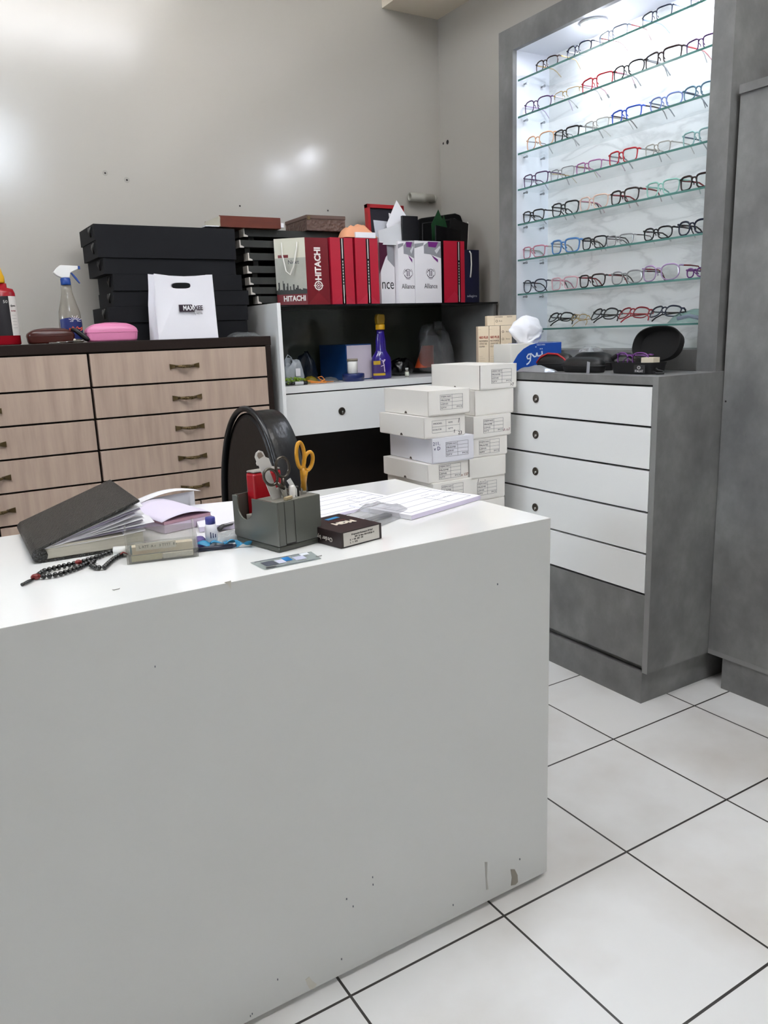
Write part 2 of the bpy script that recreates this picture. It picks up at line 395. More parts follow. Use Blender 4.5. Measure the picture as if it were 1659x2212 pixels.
# ================================================================ TALL CABINET at the right edge
t = thing('tall_cabinet', 'tall grey concrete-look cabinet side by side with the display, filling the right edge', 'cabinet', (2.07, .95, 0)); inv = T(-2.07, -.95, 0)
b = MB(); b.box(1.985, 2.155, .5, 1.411, .098, 1.655, 0, inv); b.build('carcass', conc, t)
MB().box(1.979, 2.155, .5, 1.4112, 1.6555, 1.677, 0, inv).build('top_board', conc, t)
MB().box(1.988, 2.1, .5, 1.362, 0, .0975, 0, inv).build('plinth', conc, t)
MB().box(1.9845, 1.9849, .5, 1.411, .098, .113, 0, inv).build('edge_band', concd, t)
p = on_x(1568, 867, 1.985); MB().lathe([(0, 0), (.003, 0)], 10, inv @ FR((1.984, p.y, p.z), (0, -1, 0), (0, 0, 1))).build('screw_hole', dark_gap, t)

# ================================================================ DISPLAY CABINET
JX, JY0, JY1, IY0, IY1, IX = 1.965, 1.425, 2.362, 1.49, 2.288, 2.135
zt, zi = 2.085, 2.012
t = thing('display_cabinet', 'lit eyeglass display cabinet with grey frame and eight glass shelves', 'display cabinet', (2.06, 1.9, CZ)); inv = T(-2.06, -1.9, -CZ)
b = MB()
b.box(JX, JX+.018, IY1, JY1, CZ, zt, 0, inv); b.box(JX, JX+.018, JY0, IY0, CZ, zt, 0, inv); b.box(JX, JX+.018, IY0, IY1, zi, zt, 0, inv)
b.box(JX+.012, JX+.018, IY0, IY1, CZ+.001, 1.003, 0, inv)
b.build('frame', conc, t)
b = MB(); b.box(JX+.018, 2.155, JY0, JY0+.016, CZ, zt, 0, inv); b.box(JX+.018, 2.155, JY1-.016, JY1, CZ, zt, 0, inv); b.box(JX+.018, 2.155, JY0+.016, JY1-.016, zt-.016, zt, 0, inv); b.build('casing', conc, t)
b = MB(); b.box(JX+.0185, IX, IY1+.001, IY1+.02, 1.003, zi+.015, 0, inv); b.build('side_panel', white_in, t)
b = MB(); b.box(JX+.0185, IX, IY0-.02, IY0-.001, 1.003, zi+.015, 0, inv); b.build('side_panel', white_in, t)
MB().box(JX+.0185, IX, IY0, IY1, zi+.001, zi+.015, 0, inv).build('top_panel', white_in, t)
MB().box(JX+.0185, IX, IY0, IY1, .985, 1.003, 0, inv).build('bottom_panel', conc, t)
MB().box(IX, IX+.012, IY0-.02, IY1+.02, .985, zi+.015, 0, inv).build('back_panel', marble, t)
SHZ = [1.921, 1.803, 1.6835, 1.5645, 1.447, 1.3245, 1.205, 1.079]
SHX = 1.988
pinm = mat('shelf_pin_metal', '#b9bcc2', .25, metal=1)
for z in SHZ:
    b = MB(); b.mi = 0; b.box(SHX+.001, IX-.004, IY0+.001, IY1-.001, z-.006, z, 0, inv)
    b.mi = 1; b.box(SHX, SHX+.0009, IY0+.001, IY1-.001, z-.006, z, 0, inv)
    s = b.build('glass_shelf', [glass_s, glass_e], t)
    for x in (SHX+.028, SHX+.108):
        for (y, d) in ((IY1, -1), (IY0, 1)):
            MB().lathe([(.0028, 0), (.0028, .014), (.0045, .0145), (.0045, .018)], 10, inv @ T(x, y+d*.0005, z-.011) @ RX(PI/2 if d < 0 else -PI/2)).build('shelf_pin', pinm, s)
lampw = mat('lamp_diffuser', '#ffffff', .4, emit='#eef3ff', estr=60)
p = on_z(1272, 45, zi)
for yy in (p.y, 1.61):
    o = MB().lathe([(.043, 0), (.044, -.004), (.040, -.0075), (.040, -.001)], 32, inv @ T(2.035, yy, zi+.0005)).build('downlight', white, t)
    MB().lathe([(0, -.013), (.028, -.0125), (.037, -.0095), (.0395, -.006), (.0395, -.002)], 32, inv @ T(2.035, yy, zi)).build('diffuser', lampw, o)

# ================================================================ LEFT CHEST OF DRAWERS
LY = 2.57
t = thing('drawer_chest', 'pale wood chest of drawers with dark wenge frame and bronze handles at the back wall', 'chest of drawers', (.5, 2.75, 0)); inv = T(-.5, -2.75, 0)
XS = [-.11, .5145, 1.1215]
MB().box(-.13, 1.122, LY-.002, 2.97, 1.056, 1.087, .002, inv).build('top_board', wenge, t)
b = MB(); b.box(-.13, 1.12, LY+.02, 2.97, .03, 1.0555, 0, inv); b.box(1.1005, 1.12, LY, LY+.02, .03, 1.0555, 0, inv); b.build('carcass', wenge, t)
zr = [1.0545, .949, .851, .7525, .652, .552]
def pull(parent, x, z):
    M = inv @ FR((x, LY-.0005, z), (1, 0, 0), (0, 0, 1)); b = MB()
    for sg in (-1, 1):
        b.prism([(sg*.049, -.0085), (sg*.049, .0085), (sg*.03, .0045), (sg*.024, .004), (sg*.024, -.004), (sg*.03, -.0045)], 0, .004, M)
    b.tube([M @ Vector((-.03, 0, .003)), M @ Vector((-.02, -.001, .012)), M @ Vector((-.008, -.0015, .016)), M @ Vector((.008, -.0015, .016)), M @ Vector((.02, -.001, .012)), M @ Vector((.03, 0, .003))], [.0035, .0045, .0055, .0055, .0045, .0035], 8)
    for i in range(6):
        for j in (-1, 0, 1): b.sphere((-.0125+.005*i, j*.0036-.001, .0205), .0019, 6, 4, M=M)
    return b.build('handle', bronze, parent)
for c in range(2):
    for r in range(5):
        x0, x1, z1, z0 = XS[c]+.004, XS[c+1]-(.004 if c == 0 else .021), zr[r]-.0025, zr[r+1]+.0035
        d = MB().box(x0, x1, LY, LY+.0195, z0, z1, .001, inv).build('drawer', ash, t)
        pull(d, (x0+x1)/2+.002, (z0+z1)/2-.001)
for c in range(2):
    for k in range(2):
        w = (XS[1]-XS[0])/2; x0 = XS[c]+.004+k*w*.995; x1 = XS[c]+w-.002 if k == 0 else XS[c+1]-(.004 if c == 0 else .021)
        MB().box(x0, x1, LY, LY+.0195, .06, .5485, .001, inv).build('cupboard_door', ash, t)

# ================================================================ SHELF UNIT beside it
SY, SYB = 2.6, 2.975
t = thing('shelf_unit', 'white open shelf unit with black glass top and one grey-white drawer in the corner', 'shelf unit', (1.65, 2.8, 0)); inv = T(-1.65, -2.8, 0)
b = MB(); b.box(1.1465, 1.1605, SY-.045, SYB, 0, 1.196, .0008, inv); b.build('side_panel', white, t)
b = MB(); b.box(1.1607, 1.1755, SY, SYB, .909, 1.184, .0006, inv); b.build('side_cleat', white, t)
b = MB(); b.box(2.13, 2.146, SY, SYB, 0, 1.184, .0008, inv); b.build('side_panel', concd, t)
MB().box(1.161, 2.15, SY-.005, SYB, 1.1845, 1.1905, 0, inv).build('glass_top', black_gl, t)
MB().box(1.1757, 2.1295, SYB-.012, SYB, .909, 1.184, 0, inv).build('back_panel', backg, t)
MB().box(1.1607, 2.1295, SY, SYB-.001, .8835, .9085, .0006, inv).build('shelf', white, t)
d = MB().box(1.1637, 1.66, SY+.002, SY+.02, .729, .879, .001, inv).build('drawer', white, t); lock_knob(d, inv @ FR((1.4035, SY+.0018, .804), (1, 0, 0), (0, 0, 1)) @ Matrix.Scale(1.1, 4))
MB().box(1.66, 2.1295, SY+.002, SY+.02, .729, .879, .001, inv).build('drawer', white, t)
MB().box(1.1637, 2.1295, SY+.021, SYB-.02, .7285, .74, 0, inv).build('drawer_bottom', white, t)
MB().box(1.1607, 2.1295, 2.78, 2.79, .02, .8834, 0, inv).build('modesty_panel', mdark, t)

# ================================================================ LAMPS AND DAYLIGHT
lpan = mat('ceiling_panel_glow', '#ffffff', .5, emit='#f9faff', estr=7.0)
def ceil_lamp(x, y, w, d, label):
    t = thing('ceiling_light', label, 'light', (x, y, ZC-.16))
    b = MB(); b.box(-w/2, w/2, -.02, .02, .062, .078); b.box(-w*.3-.01, -w*.3+.01, -.01, .01, .078, .1595); b.box(w*.3-.01, w*.3+.01, -.01, .01, .078, .1595); b.build('mount', white, t)
    MB().box(-w/2, w/2, -d/2, d/2, 0, .06, .01).build('diffuser', lpan, t)
ceil_lamp(-.1, 1.25, 1.2, .3, 'white ceiling light panel above the desk')
ceil_lamp(1.05, .35, 1.2, .3, 'white ceiling light panel in front of the desk')
t = thing('tube_light', 'white tube light on the back wall above the drawer chest', 'light', (.42, 2.955, 2.345))
b = MB(); b.box(-.62, .62, -.015, .037, .022, .05, .004); b.box(-.62, -.6, -.014, .014, -.016, .022); b.box(.6, .62, -.014, .014, -.016, .022); b.build('batten', white, t)
tubem = mat('tube_glow', '#ffffff', .5, emit='#f9faff', estr=4.2)
MB().tube([(-.6, 0, 0), (0, 0, 0), (.6, 0, 0)], .013, 12).build('tube', tubem, t, True)

w = bpy.data.worlds.new('World'); S.world = w; w.use_nodes = True
w.node_tree.nodes['Background'].inputs[0].default_value = lin('#e6eefc'); w.node_tree.nodes['Background'].inputs[1].default_value = 16.0

cam = bpy.data.cameras.new('camera'); co = bpy.data.objects.new('camera', cam); COL.objects.link(co)
cam.sensor_fit = 'VERTICAL'; cam.sensor_height = 36; cam.lens = 36*FPX/IMH; cam.clip_start = .02; cam.clip_end = 60
co.matrix_world = Matrix(((RGT.x, -DWN.x, -FWD.x, 0), (RGT.y, -DWN.y, -FWD.y, 0), (RGT.z, -DWN.z, -FWD.z, 1.08), (0, 0, 0, 1)))
S.camera = co
S.view_settings.view_transform = 'Standard'; S.view_settings.look = 'None'; S.view_settings.gamma = 1; S.view_settings.use_curve_mapping = False
S.view_settings.exposure = 1.43
S.cycles.max_bounces = 10; S.cycles.transparent_max_bounces = 32; S.cycles.caustics_reflective = False; S.cycles.caustics_refractive = False
S.cycles.sample_clamp_indirect = 8; S.cycles.use_denoising = True
# ================================================================ EYEGLASSES
def se_loop(a, b, n, k, cx, cz, taper=.1, brow=0):
    pts = []
    for i in range(k):
        th = 2*PI*i/k; c, s_ = math.cos(th), math.sin(th)
        x = a*math.copysign(abs(c)**(2/n), c); z = b*math.copysign(abs(s_)**(2/n), s_)
        x *= 1+taper*z/b*.5
        pts.append((cx+x, cz+z))
    return pts
STY = {'rect': (.0180, 4.6, .12), 'square': (.0210, 4.2, .16), 'oval': (.0195, 2.8, .12), 'round': (.0215, 2.5, .1), 'way': (.0212, 3.6, .2)}
def make_glasses(style, W, rim, fc, tcx, tip=None, half=False, tlen=.122, fold=False, lm=None, thick=1.0, spread=0.0):
    """origin at the centre of the front, lens bottom at z=0, front faces local -y"""
    root = bpy.data.objects.new('eyeglasses', None); COL.objects.link(root); root.empty_display_size = .03
    hb, n, tp = STY[style]; hb *= W/.133
    br = W*.125; lw = (W-br-W*.06)/2; a = lw/2
    zc = hb+rim; cxs = (-(br/2+a), br/2+a)
    wrap = lambda x: .10*x*x/W*4          # face-form curve
    b = MB()
    for cx in cxs:
        lp = se_loop(a-rim*.5, hb, n, 30, cx, zc, tp)
        if half:
            up = [p for p in lp if p[1] > zc-.002]; up.sort(key=lambda p: p[0])
            b.tube([(x, wrap(x), z) for x, z in up], rim, 6); b.tube([(x, wrap(x), z) for x, z in lp], rim*.3, 5, closed=True)
        else:
            b.tube([(x, wrap(x), z) for x, z in lp], [rim*(1+.35*max(0, (z-zc)/hb)) for x, z in lp], 7, closed=True)
    zb = zc+hb*.42
    b.tube([(-br*.62, wrap(br*.6), zb-.001), (-br*.25, -.001, zb+.004), (br*.25, -.001, zb+.004), (br*.62, wrap(br*.6), zb-.001)], rim*1.15, 7)
    for sg in (-1, 1):
        xe = sg*(br/2+2*a-.002); zt_ = zc+hb*.72
        b.tube([(xe, wrap(xe), zt_), (sg*W/2, wrap(W/2)*.9+.001, zt_+.001), (sg*(W/2+.001), wrap(W/2)+.008, zt_)], [rim*1.3, rim*1.5, rim*1.2], 7)
        # nose pad arm
        b.tube([(sg*br*.42, .001, zc+hb*.1), (sg*br*.40, .007, zc-hb*.1), (sg*br*.5, .009, zc-hb*.35)], rim*.75, 6)
    b.build('front_frame', fc, root, True)
    for cx in cxs:
        lp = se_loop(a-rim*.9, hb-rim*.4, n, 24, cx, zc, tp); lb = MB()
        fr = [lb.bm.verts.new((x, wrap(x)-.0006, z)) for x, z in lp]; bk = [lb.bm.verts.new((x, wrap(x)+.0010, z)) for x, z in lp]
        lb.bm.faces.new(fr); lb.bm.faces.new(list(reversed(bk)))
        lb.build('lens', lm or lens_m, root)
    y0 = wrap(W/2)+.006; zt_ = zc+hb*.72
    for sg in (-1, 1):
        tb = MB()
        if fold:
            yy = y0+.004+(.006 if sg > 0 else 0)
            pts = [(sg*W*.5, y0, zt_), (sg*W*.47, yy, zt_), (0, yy+.004, zt_-.002), (-sg*W*.28, yy+.003, zt_-.004), (-sg*W*.42, yy+.002, zt_-.016), (-sg*W*.47, yy, zt_-.03)]
        else:
            xx = W/2+.001; bend = tlen*.70
            pts = [(sg*xx, y0, zt_), (sg*(xx+spread*.3), y0+bend*.5, zt_), (sg*(xx+spread*.6-.002), y0+bend, zt_-.002), (sg*(xx+spread-.005), y0+bend+tlen*.13, max(zt_-.010, .012)), (sg*(xx+spread-.008), y0+tlen, .0022+rim*1.1)]
        tb.tube(pts, [rim*1.25, rim*1.2, rim*1.1, rim*1.2, rim*1.1], 7, flat=.55) if not fold else tb.tube(pts, rim*1.1, 7)
        te = tb.build('temple', tcx, root, True)
        if tip:
            tb = MB(); tb.tube([Vector(pts[-2])*.5+Vector(pts[-1])*.5, pts[-1]], rim*1.5, 7); tb.build('temple_tip', tip, te, True)
    return root
GC = dict(
    black='#0d0d0f', brown='#2a1512', tort='#2b1a14', red='#b3202c', dred='#7d1822', pink='#b9788a', lpink='#d2a5ad', peach='#dba67c', cpeach='#e2c3b4', blue='#2f55c4',
    peri='#7d8fcb', teal='#5d8298', pteal='#93b8b8', mint='#8fc0b4', purple='#4a2a58', lpurple='#a98fb8', clear='#c9c7be', gold='#a88a4c', grey='#8a8a8c', navy='#1c2236', sky='#4b7cb5', violet='#6a3a7c', pinkpur='#a76a9c', slate='#5a6676')
def gm(k, r=.25): return cm(GC[k], r)
clearf = clear('clear_frame', '#dcd9d2', rough=.1, opac=.45, body='#cfccc4')
ORD = ['first', 'second', 'third', 'fourth', 'fifth', 'sixth', 'seventh']
SHN = ['top', 'second', 'third', 'fourth', 'fifth', 'sixth', 'seventh']
# (px left, px right, style, rim mm, front, temple, half, words)
GL = [
 [(1153, 1202, 'oval', 1.6, 'brown', 'gold', 0, 'dark brown oval eyeglasses with gold temples'),
  (1218, 1274, 'oval', 1.8, 'navy', 'grey', 0, 'navy-black oval eyeglasses with patterned temples'),
  (1286, 1352, 'rect', 1.3, 'slate', 'dred', 0, 'slate grey rectangular eyeglasses with reddish temples'),
  (1379, 1450, 'rect', 1.5, 'navy', 'peri', 0, 'dark-topped rectangular eyeglasses with pale blue temples'),
  (1483, 1555, 'rect', 1.5, 'slate', 'lpurple', 0, 'grey-mauve rectangular eyeglasses cut by the right jamb')],
 [(1128, 1185, 'oval', 1.6, 'purple', 'lpurple', 0, 'dark purple oval eyeglasses'),
  (1192, 1247, 'rect', 1.2, 'gold', 'grey', 1, 'half-rimmed gold-brown eyeglasses with black tips'),
  (1248, 1319, 'rect', 1.9, 'red', 'pink', 0, 'bright red rectangular eyeglasses with red tips'),
  (1318, 1389, 'oval', 1.8, 'black', 'grey', 0, 'black oval eyeglasses with grey temples'),
  (1387, 1469, 'rect', 2.0, 'brown', 'grey', 0, 'wide black-brown rectangular eyeglasses'),
  (1491, 1570, 'rect', 1.8, 'purple', 'red', 0, 'purple-black eyeglasses with red temples cut by the jamb')],
 [(1130, 1193, 'oval', 1.6, 'peach', 'grey', 0, 'peach orange oval eyeglasses'),
  (1191, 1247, 'rect', 2.0, 'black', 'grey', 0, 'black square-cornered eyeglasses'),
  (1257, 1312, 'rect', 1.3, 'CLEAR', 'clear', 0, 'clear transparent rectangular eyeglasses'),
  (1313, 1382, 'rect', 1.8, 'blue', 'brown', 0, 'vivid blue rectangular eyeglasses'),
  (1398, 1470, 'oval', 1.8, 'peri', 'slate', 0, 'light periwinkle blue oval eyeglasses'),
  (1476, 1552, 'oval', 1.8, 'teal', 'slate', 0, 'grey-teal oval eyeglasses cut by the right jamb')],
 [(1126, 1179, 'square', 1.7, 'purple', 'purple', 0, 'deep purple square eyeglasses'),
  (1181, 1237, 'rect', 1.2, 'grey', 'gold', 0, 'thin grey metal rectangular eyeglasses'),
  (1238, 1295, 'rect', 1.6, 'pinkpur', 'pinkpur', 0, 'pinkish purple rectangular eyeglasses'),
  (1310, 1373, 'square', 1.9, 'red', 'grey', 0, 'dark red square eyeglasses'),
  (1388, 1445, 'square', 1.4, 'CLEAR', 'clear', 0, 'clear colourless square eyeglasses'),
  (1467, 1543, 'square', 1.8, 'pteal', 'slate', 0, 'pale teal square eyeglasses')],
 [(1126, 1172, 'way', 1.9, 'black', 'black', 0, 'black square eyeglasses at the left end'),
  (1186, 1244, 'way', 2.0, 'black', 'black', 0, 'black square eyeglasses with lettered temple, second along'),
  (1246, 1309, 'way', 1.8, 'cpeach', 'pink', 0, 'pale peach transparent eyeglasses'),
  (1312, 1377, 'way', 2.1, 'tort', 'dred', 0, 'dark brown square eyeglasses with maroon temples'),
  (1391, 1464, 'way', 1.9, 'mint', 'mint', 0, 'pale mint green eyeglasses'),
  (1487, 1556, 'way', 2.2, 'brown', 'dred', 0, 'thick dark brown eyeglasses cut by the jamb')],
 [(1125, 1174, 'square', 1.8, 'pink', 'clear', 0, 'dusty pink square eyeglasses'),
  (1185, 1246, 'way', 2.4, 'sky', 'clear', 0, 'thick sky blue square eyeglasses'),
  (1252, 1307, 'way', 1.9, 'black', 'black', 0, 'black square eyeglasses, third along'),
  (1304, 1363, 'rect', 1.3, 'grey', 'tort', 0, 'grey metal eyeglasses with dark mottled temples'),
  (1384, 1450, 'oval', 2.0, 'black', 'black', 0, 'black rounded eyeglasses with long black temple'),
  (1480, 1545, 'round', 2.2, 'navy', 'black', 0, 'black-navy round eyeglasses cut by the jamb')],
 [(1125, 1178, 'round', 1.8, 'navy', 'black', 0, 'dark navy rounded eyeglasses'),
  (1186, 1242, 'square', 1.8, 'lpink', 'pink', 0, 'soft pink square eyeglasses'),
  (1246, 1303, 'way', 2.1, 'brown', 'dred', 0, 'dark reddish brown square eyeglasses'),
  (1316, 1384, 'oval', 1.8, 'grey', 'tort', 0, 'translucent grey oval eyeglasses'),
  (1381, 1462, 'round', 1.8, 'lpurple', 'dred', 0, 'wide lilac rounded eyeglasses'),
  (1478, 1525, 'round', 1.9, 'violet', 'violet', 0, 'small deep violet eyeglasses by the right jamb')],
]
for si, row in enumerate(GL):
    for gi, (xl, xr, stl, rim, fc, tcn, half, words) in enumerate(row):
        z = SHZ[si]; GX = SHX+.012
        xs_ = [on_x(x, 400, GX).y for x in (xl, xr)]
        # take the front's ends on the shelf line itself
        def yz(px):
            lo, hi = 1.3, 2.5
            for _ in range(40):
                m_ = (lo+hi)/2; q = Vector((GX, m_, z+.018))-CAM
                u = CX+FPX*q.dot(RGT)/q.dot(FWD)
                if u > px: lo = m_
                else: hi = m_
            return lo
        ya, yb = yz(xl), yz(xr); W = ya-yb; turned = words.endswith('sideways')
        if turned: W = .128
        W = min(W, .146)
        if yb < 1.4985 and not turned: yb = 1.4985; W = max(ya-yb, .112); ya = yb+W
        g = make_glasses(stl, W, rim/1000, clearf if fc == 'CLEAR' else gm(fc), clearf if tcn == 'clear' else gm(tcn), tip=(gm('black') if 'tips' in words else None), half=bool(half), tlen=.07 if turned else .103, spread=random.uniform(-.006, .006))
        g.location = (GX+random.uniform(0, .004), (ya+yb)/2, z+.0004); g.rotation_euler = (0, 0, -PI/2 + random.uniform(-.05, .05) + (-.5 if turned else 0))
        if turned: g.location.x += .04; g.location.y = 1.582
        tag(g, '%s on the %s glass shelf' % (words, SHN[si]), 'eyeglasses', 'eyeglasses on the glass shelves')
# bottom shelf: folded pairs lying back
LOW = [(1172, 1222, 'oval', 2.0, 'black', 'black', 'folded black oval eyeglasses behind the tissue'), (1225, 1262, 'oval', 1.0, 'gold', 'gold', 'thin gold wire eyeglasses folded flat'),
       (1263, 1325, 'round', 2.0, 'black', 'black', 'folded black round eyeglasses'), (1323, 1392, 'oval', 1.9, 'dred', 'red', 'folded dark red eyeglasses'), (1390, 1462, 'oval', 2.0, 'navy', 'black', 'folded dark navy eyeglasses')]
for (xl, xr, stl, rim, fc, tcn, words) in LOW:
    z = SHZ[7]
    def yz8(px):
        lo, hi = 1.3, 2.5
        for _ in range(40):
            m_ = (lo+hi)/2; q = Vector((SHX+.02, m_, z+.01))-CAM; u = CX+FPX*q.dot(RGT)/q.dot(FWD)
            if u > px: lo = m_
            else: hi = m_
        return lo
    ya, yb = yz8(xl), yz8(xr); W = min(ya-yb, .142)
    g = make_glasses(stl, W, rim/1000, gm(fc), gm(tcn), fold=True)
    g.location = (SHX+.022, (ya+yb)/2-(.012 if xl == 1172 else 0), z+.0225)
    # lie back: tilt about the long axis first, then turn to face the room
    g.rotation_euler = (Matrix.Rotation(-PI/2+random.uniform(-.1, .1), 4, 'Z') @ Matrix.Rotation(-.62, 4, 'X')).to_euler()
    tag(g, '%s on the bottom glass shelf' % words, 'eyeglasses', 'eyeglasses on the glass shelves')
# clear pouch with glasses on the bottom shelf
y_ = 1.562; t = thing('clear_pouch', 'crumpled clear pouch with teal tint at the right end of the bottom glass shelf', 'pouch', (2.03, y_, SHZ[7]+.0005))
rr = random.Random(3)
def crumple(w, d, h, seed, nu=14, nv=10, amp=.25):
    r_ = random.Random(seed); ph = [r_.uniform(0, 6.28) for _ in range(8)]
    def top(u, v):
        x, y = (u-.5)*w, (v-.5)*d; e_ = max(0, min(1, 4.2*min(u, 1-u)))**.6*max(0, min(1, 4.2*min(v, 1-v)))**.6
        n_ = .5+.5*math.sin(7*u+ph[0]+3*v)*math.cos(5*v+ph[1]-2*u); n2 = math.sin(17*u+ph[2])*math.cos(15*v+ph[3])*.3
        return (x+.03*w*math.sin(6*v+ph[4]), y+.04*d*math.sin(5*u+ph[5]), h*e_*(1-amp+amp*n_*1.6+amp*n2)+.0006)
    return top
ft = crumple(.13, .075, .034, 5); b = MB(); b.grid(ft, 16, 12); b.grid(lambda u, v: (ft(u, v)[0], ft(u, v)[1], .0003), 16, 12)
pouchm = clear('teal_pouch_film', '#e0efec', rough=.12, opac=.22, body='#8fb5b0')
b.build('film', pouchm, t, M=RZ(PI/2)); MB().tube([(-.02, -.04, .012), (-.01, 0, .02), (-.02, .035, .013)], .006, 8).build('content', gm('lpurple'), t, True)

# ================================================================ WHITE CARTONS
def carton_label(parent, M, kind):
    b = MB(); ln = .0006
    M = M @ Matrix.Diagonal((1.5 if kind == 'b' else 2.15, 1, 1, 1))
    def hl(x0, x1, z): b.box(x0, x1, z-ln/2, z+ln/2, 0, .0003, 0, M)
    def vl(x, z0, z1): b.box(x-ln/4, x+ln/4, z0, z1, 0, .0003, 0, M)
    if kind == 'b':
        for z in (-.018, 0, .018): hl(-.034, .034, z)
        for x in (-.034, 0, .034): vl(x, -.018, .018)
        o = b.build('printed_label', ink, parent)
        text('MODEL', .0065, ink, M @ T(-.020, .009, .0001), o); text('COLOR', .0065, ink, M @ T(-.022, -.009, .0001), o); text('SIZE', .006, ink, M @ T(.011, .009, .0001), o); text('QTY', .006, ink, M @ T(.011, -.009, .0001), o)
    else:
        for z in (-.0215, -.0108, 0, .0108, .0215): hl(-.019 if z == 0 or abs(z) < .02 else -.019, .019, z)
        for x in (-.019, .001, .019): vl(x, -.0215, .0215)
        o = b.build('printed_label', ink, parent)
        for i, s_ in enumerate(('ITEM NO', 'FRAME', 'LENS', 'QTY')):
            text(s_, .0062, ink, M @ T(-.0182, .016-.0107*i, .0001), o, align='LEFT', width={0: .0175, 1: .0155, 2: .012, 3: .0095}[i])
        text('PCS', .0062, ink, M @ T(.0135, -.016, .0001), o, width=.009)
    return o
def make_carton(x0, x1, yf, dep, z0, z1, rz, label, kind='a', notes=(), m=None, lx=0, group='white eyewear cartons stacked in the corner'):
    w, h = x1-x0, z1-z0
    t = thing('carton', label, 'box', ((x0+x1)/2, yf, z0+.0006), rz, group); m = m or carton
    b = MB(); b.box(-w/2+.0015, w/2-.0015, .0015, dep-.0015, 0, h-.003, .001); b.build('tray', m, t)
    lh = h*.985
    b = MB(); b.box(-w/2, w/2, 0, .0014, .004, h-.001); b.box(-w/2, w/2, dep-.0014, dep, .004, h-.001)
    for sg in (-1, 1):
        # long lid sides with a half-round thumb notch at the lower edge
        pts = [(0, .002), (dep*.5-.008, .002)] + [(dep*.5-.008*math.cos(PI*i/8), .002+.008*math.sin(PI*i/8)) for i in range(1, 8)] + [(dep*.5+.008, .002), (dep, .002), (dep, h-.001), (0, h-.001)]
        b.prism(pts, 0, .0013, FR((sg*w/2-(.0013 if sg > 0 else 0), 0, 0), (0, 1, 0), (0, 0, 1)))
    b.box(-w/2, w/2, 0, dep, h-.0014, h-.0001, .0006); b.build('lid', m, t)
    nb = MB(); 
    nb.prism([(-.0075*math.cos(PI*i/8), .0075*math.sin(PI*i/8)) for i in range(9)], 0, .0004, FR((-w/2+.0014, dep*.5, .0025), (0, -1, 0), (0, 0, 1))); nb.build('thumb_notch', cm('#4d463c', .8), t)
    if kind: carton_label(t, FRONT(lx, -.0002, h*.52), kind)
    for (s_, x, z, sz, im) in notes: text(s_, sz, im, FRONT(x, -.0003, z), t, name='handwriting')
    return t
RS = [(1.552, 1.702, .8955, .973, 'a', 'uppermost white carton of the right stack, above the drawer cabinet edge', (('>7', .055, .011, .014, inkb),)),
      (1.536, 1.690, .8165, .895, '', 'plain unlabelled white carton second from top of the right stack', ()),
      (1.523, 1.679, .7455, .816, 'a', 'labelled white carton third from top of the right stack with pink handwriting', (('A m7', .060, .018, .013, cm('#a7808a', .7)),)),
      (1.514, 1.664, .684, .745, 'a', 'narrow labelled white carton fourth from top of the right stack', ()),
      (1.506, 1.656, .6175, .6835, '', 'plain white carton fifth from top of the right stack', ()),
      (1.5, 1.657, .543, .617, 'a', 'labelled white carton with a faint pencil mark, low in the right stack', (('/ .. . -', -.02, .066, .016, ink),))]
for i, (x0, x1, z0, z1, k, lb, nt) in enumerate(RS):
    make_carton(x0, x1, 1.962+(.004 if i % 2 else 0), .262, z0, z1, (.0, -.03, .02, -.015, .01, .03)[i], lb, k, nt, lx=(.012, 0, .004, .002, 0, .002)[i])
LS = [(1.312, 1.463, .8375, .912, 'a', 'uppermost white carton of the left stack with printed table label', ()),
      (1.299, 1.450, .772, .8365, 'b', 'white carton second in the left stack with a wide printed label and black scribble', (('23', .056, .008, .015, inkb), ('/', .052, .045, .02, inkb), ('f', .035, .014, .014, inkb))),
      (1.324, 1.475, .6955, .7715, 'a', 'cool white carton with blue handwriting, third in the left stack', (('211,', -.06, .060, .015, inkblue), ('v D', -.058, .045, .016, inkblue))),
      (1.308, 1.460, .638, .695, 'a', 'white carton with brown handwritten number, fourth in the left stack', (('x 137', .062, .012, .012, inkred),)),
      (1.32, 1.468, .572, .6375, 'a', 'white carton in the left stack whose top just shows above the desk', ())]
for i, (x0, x1, z0, z1, k, lb, nt) in enumerate(LS):
    make_carton(x0, x1, 1.9+(.006 if i % 2 else 0), .247, z0, z1, (-.01, .01, -.03, .01, .02)[i], lb, k, nt, carton_c if i == 2 else None, lx=(.008, .004, .014, .006, 0)[i])
HID = 'white carton at the foot of the two stacks, hidden behind the desk'
for (xa, zt_, n_) in ((1.505, .5425, 7), (1.318, .5715, 7)):
    hgt = zt_/n_
    for k in range(n_): make_carton(xa, xa+.15, (1.966 if xa > 1.4 else 1.903), .262, hgt*k, hgt*(k+1)-.0004, 0, HID, '', group='white cartons hidden behind the desk')

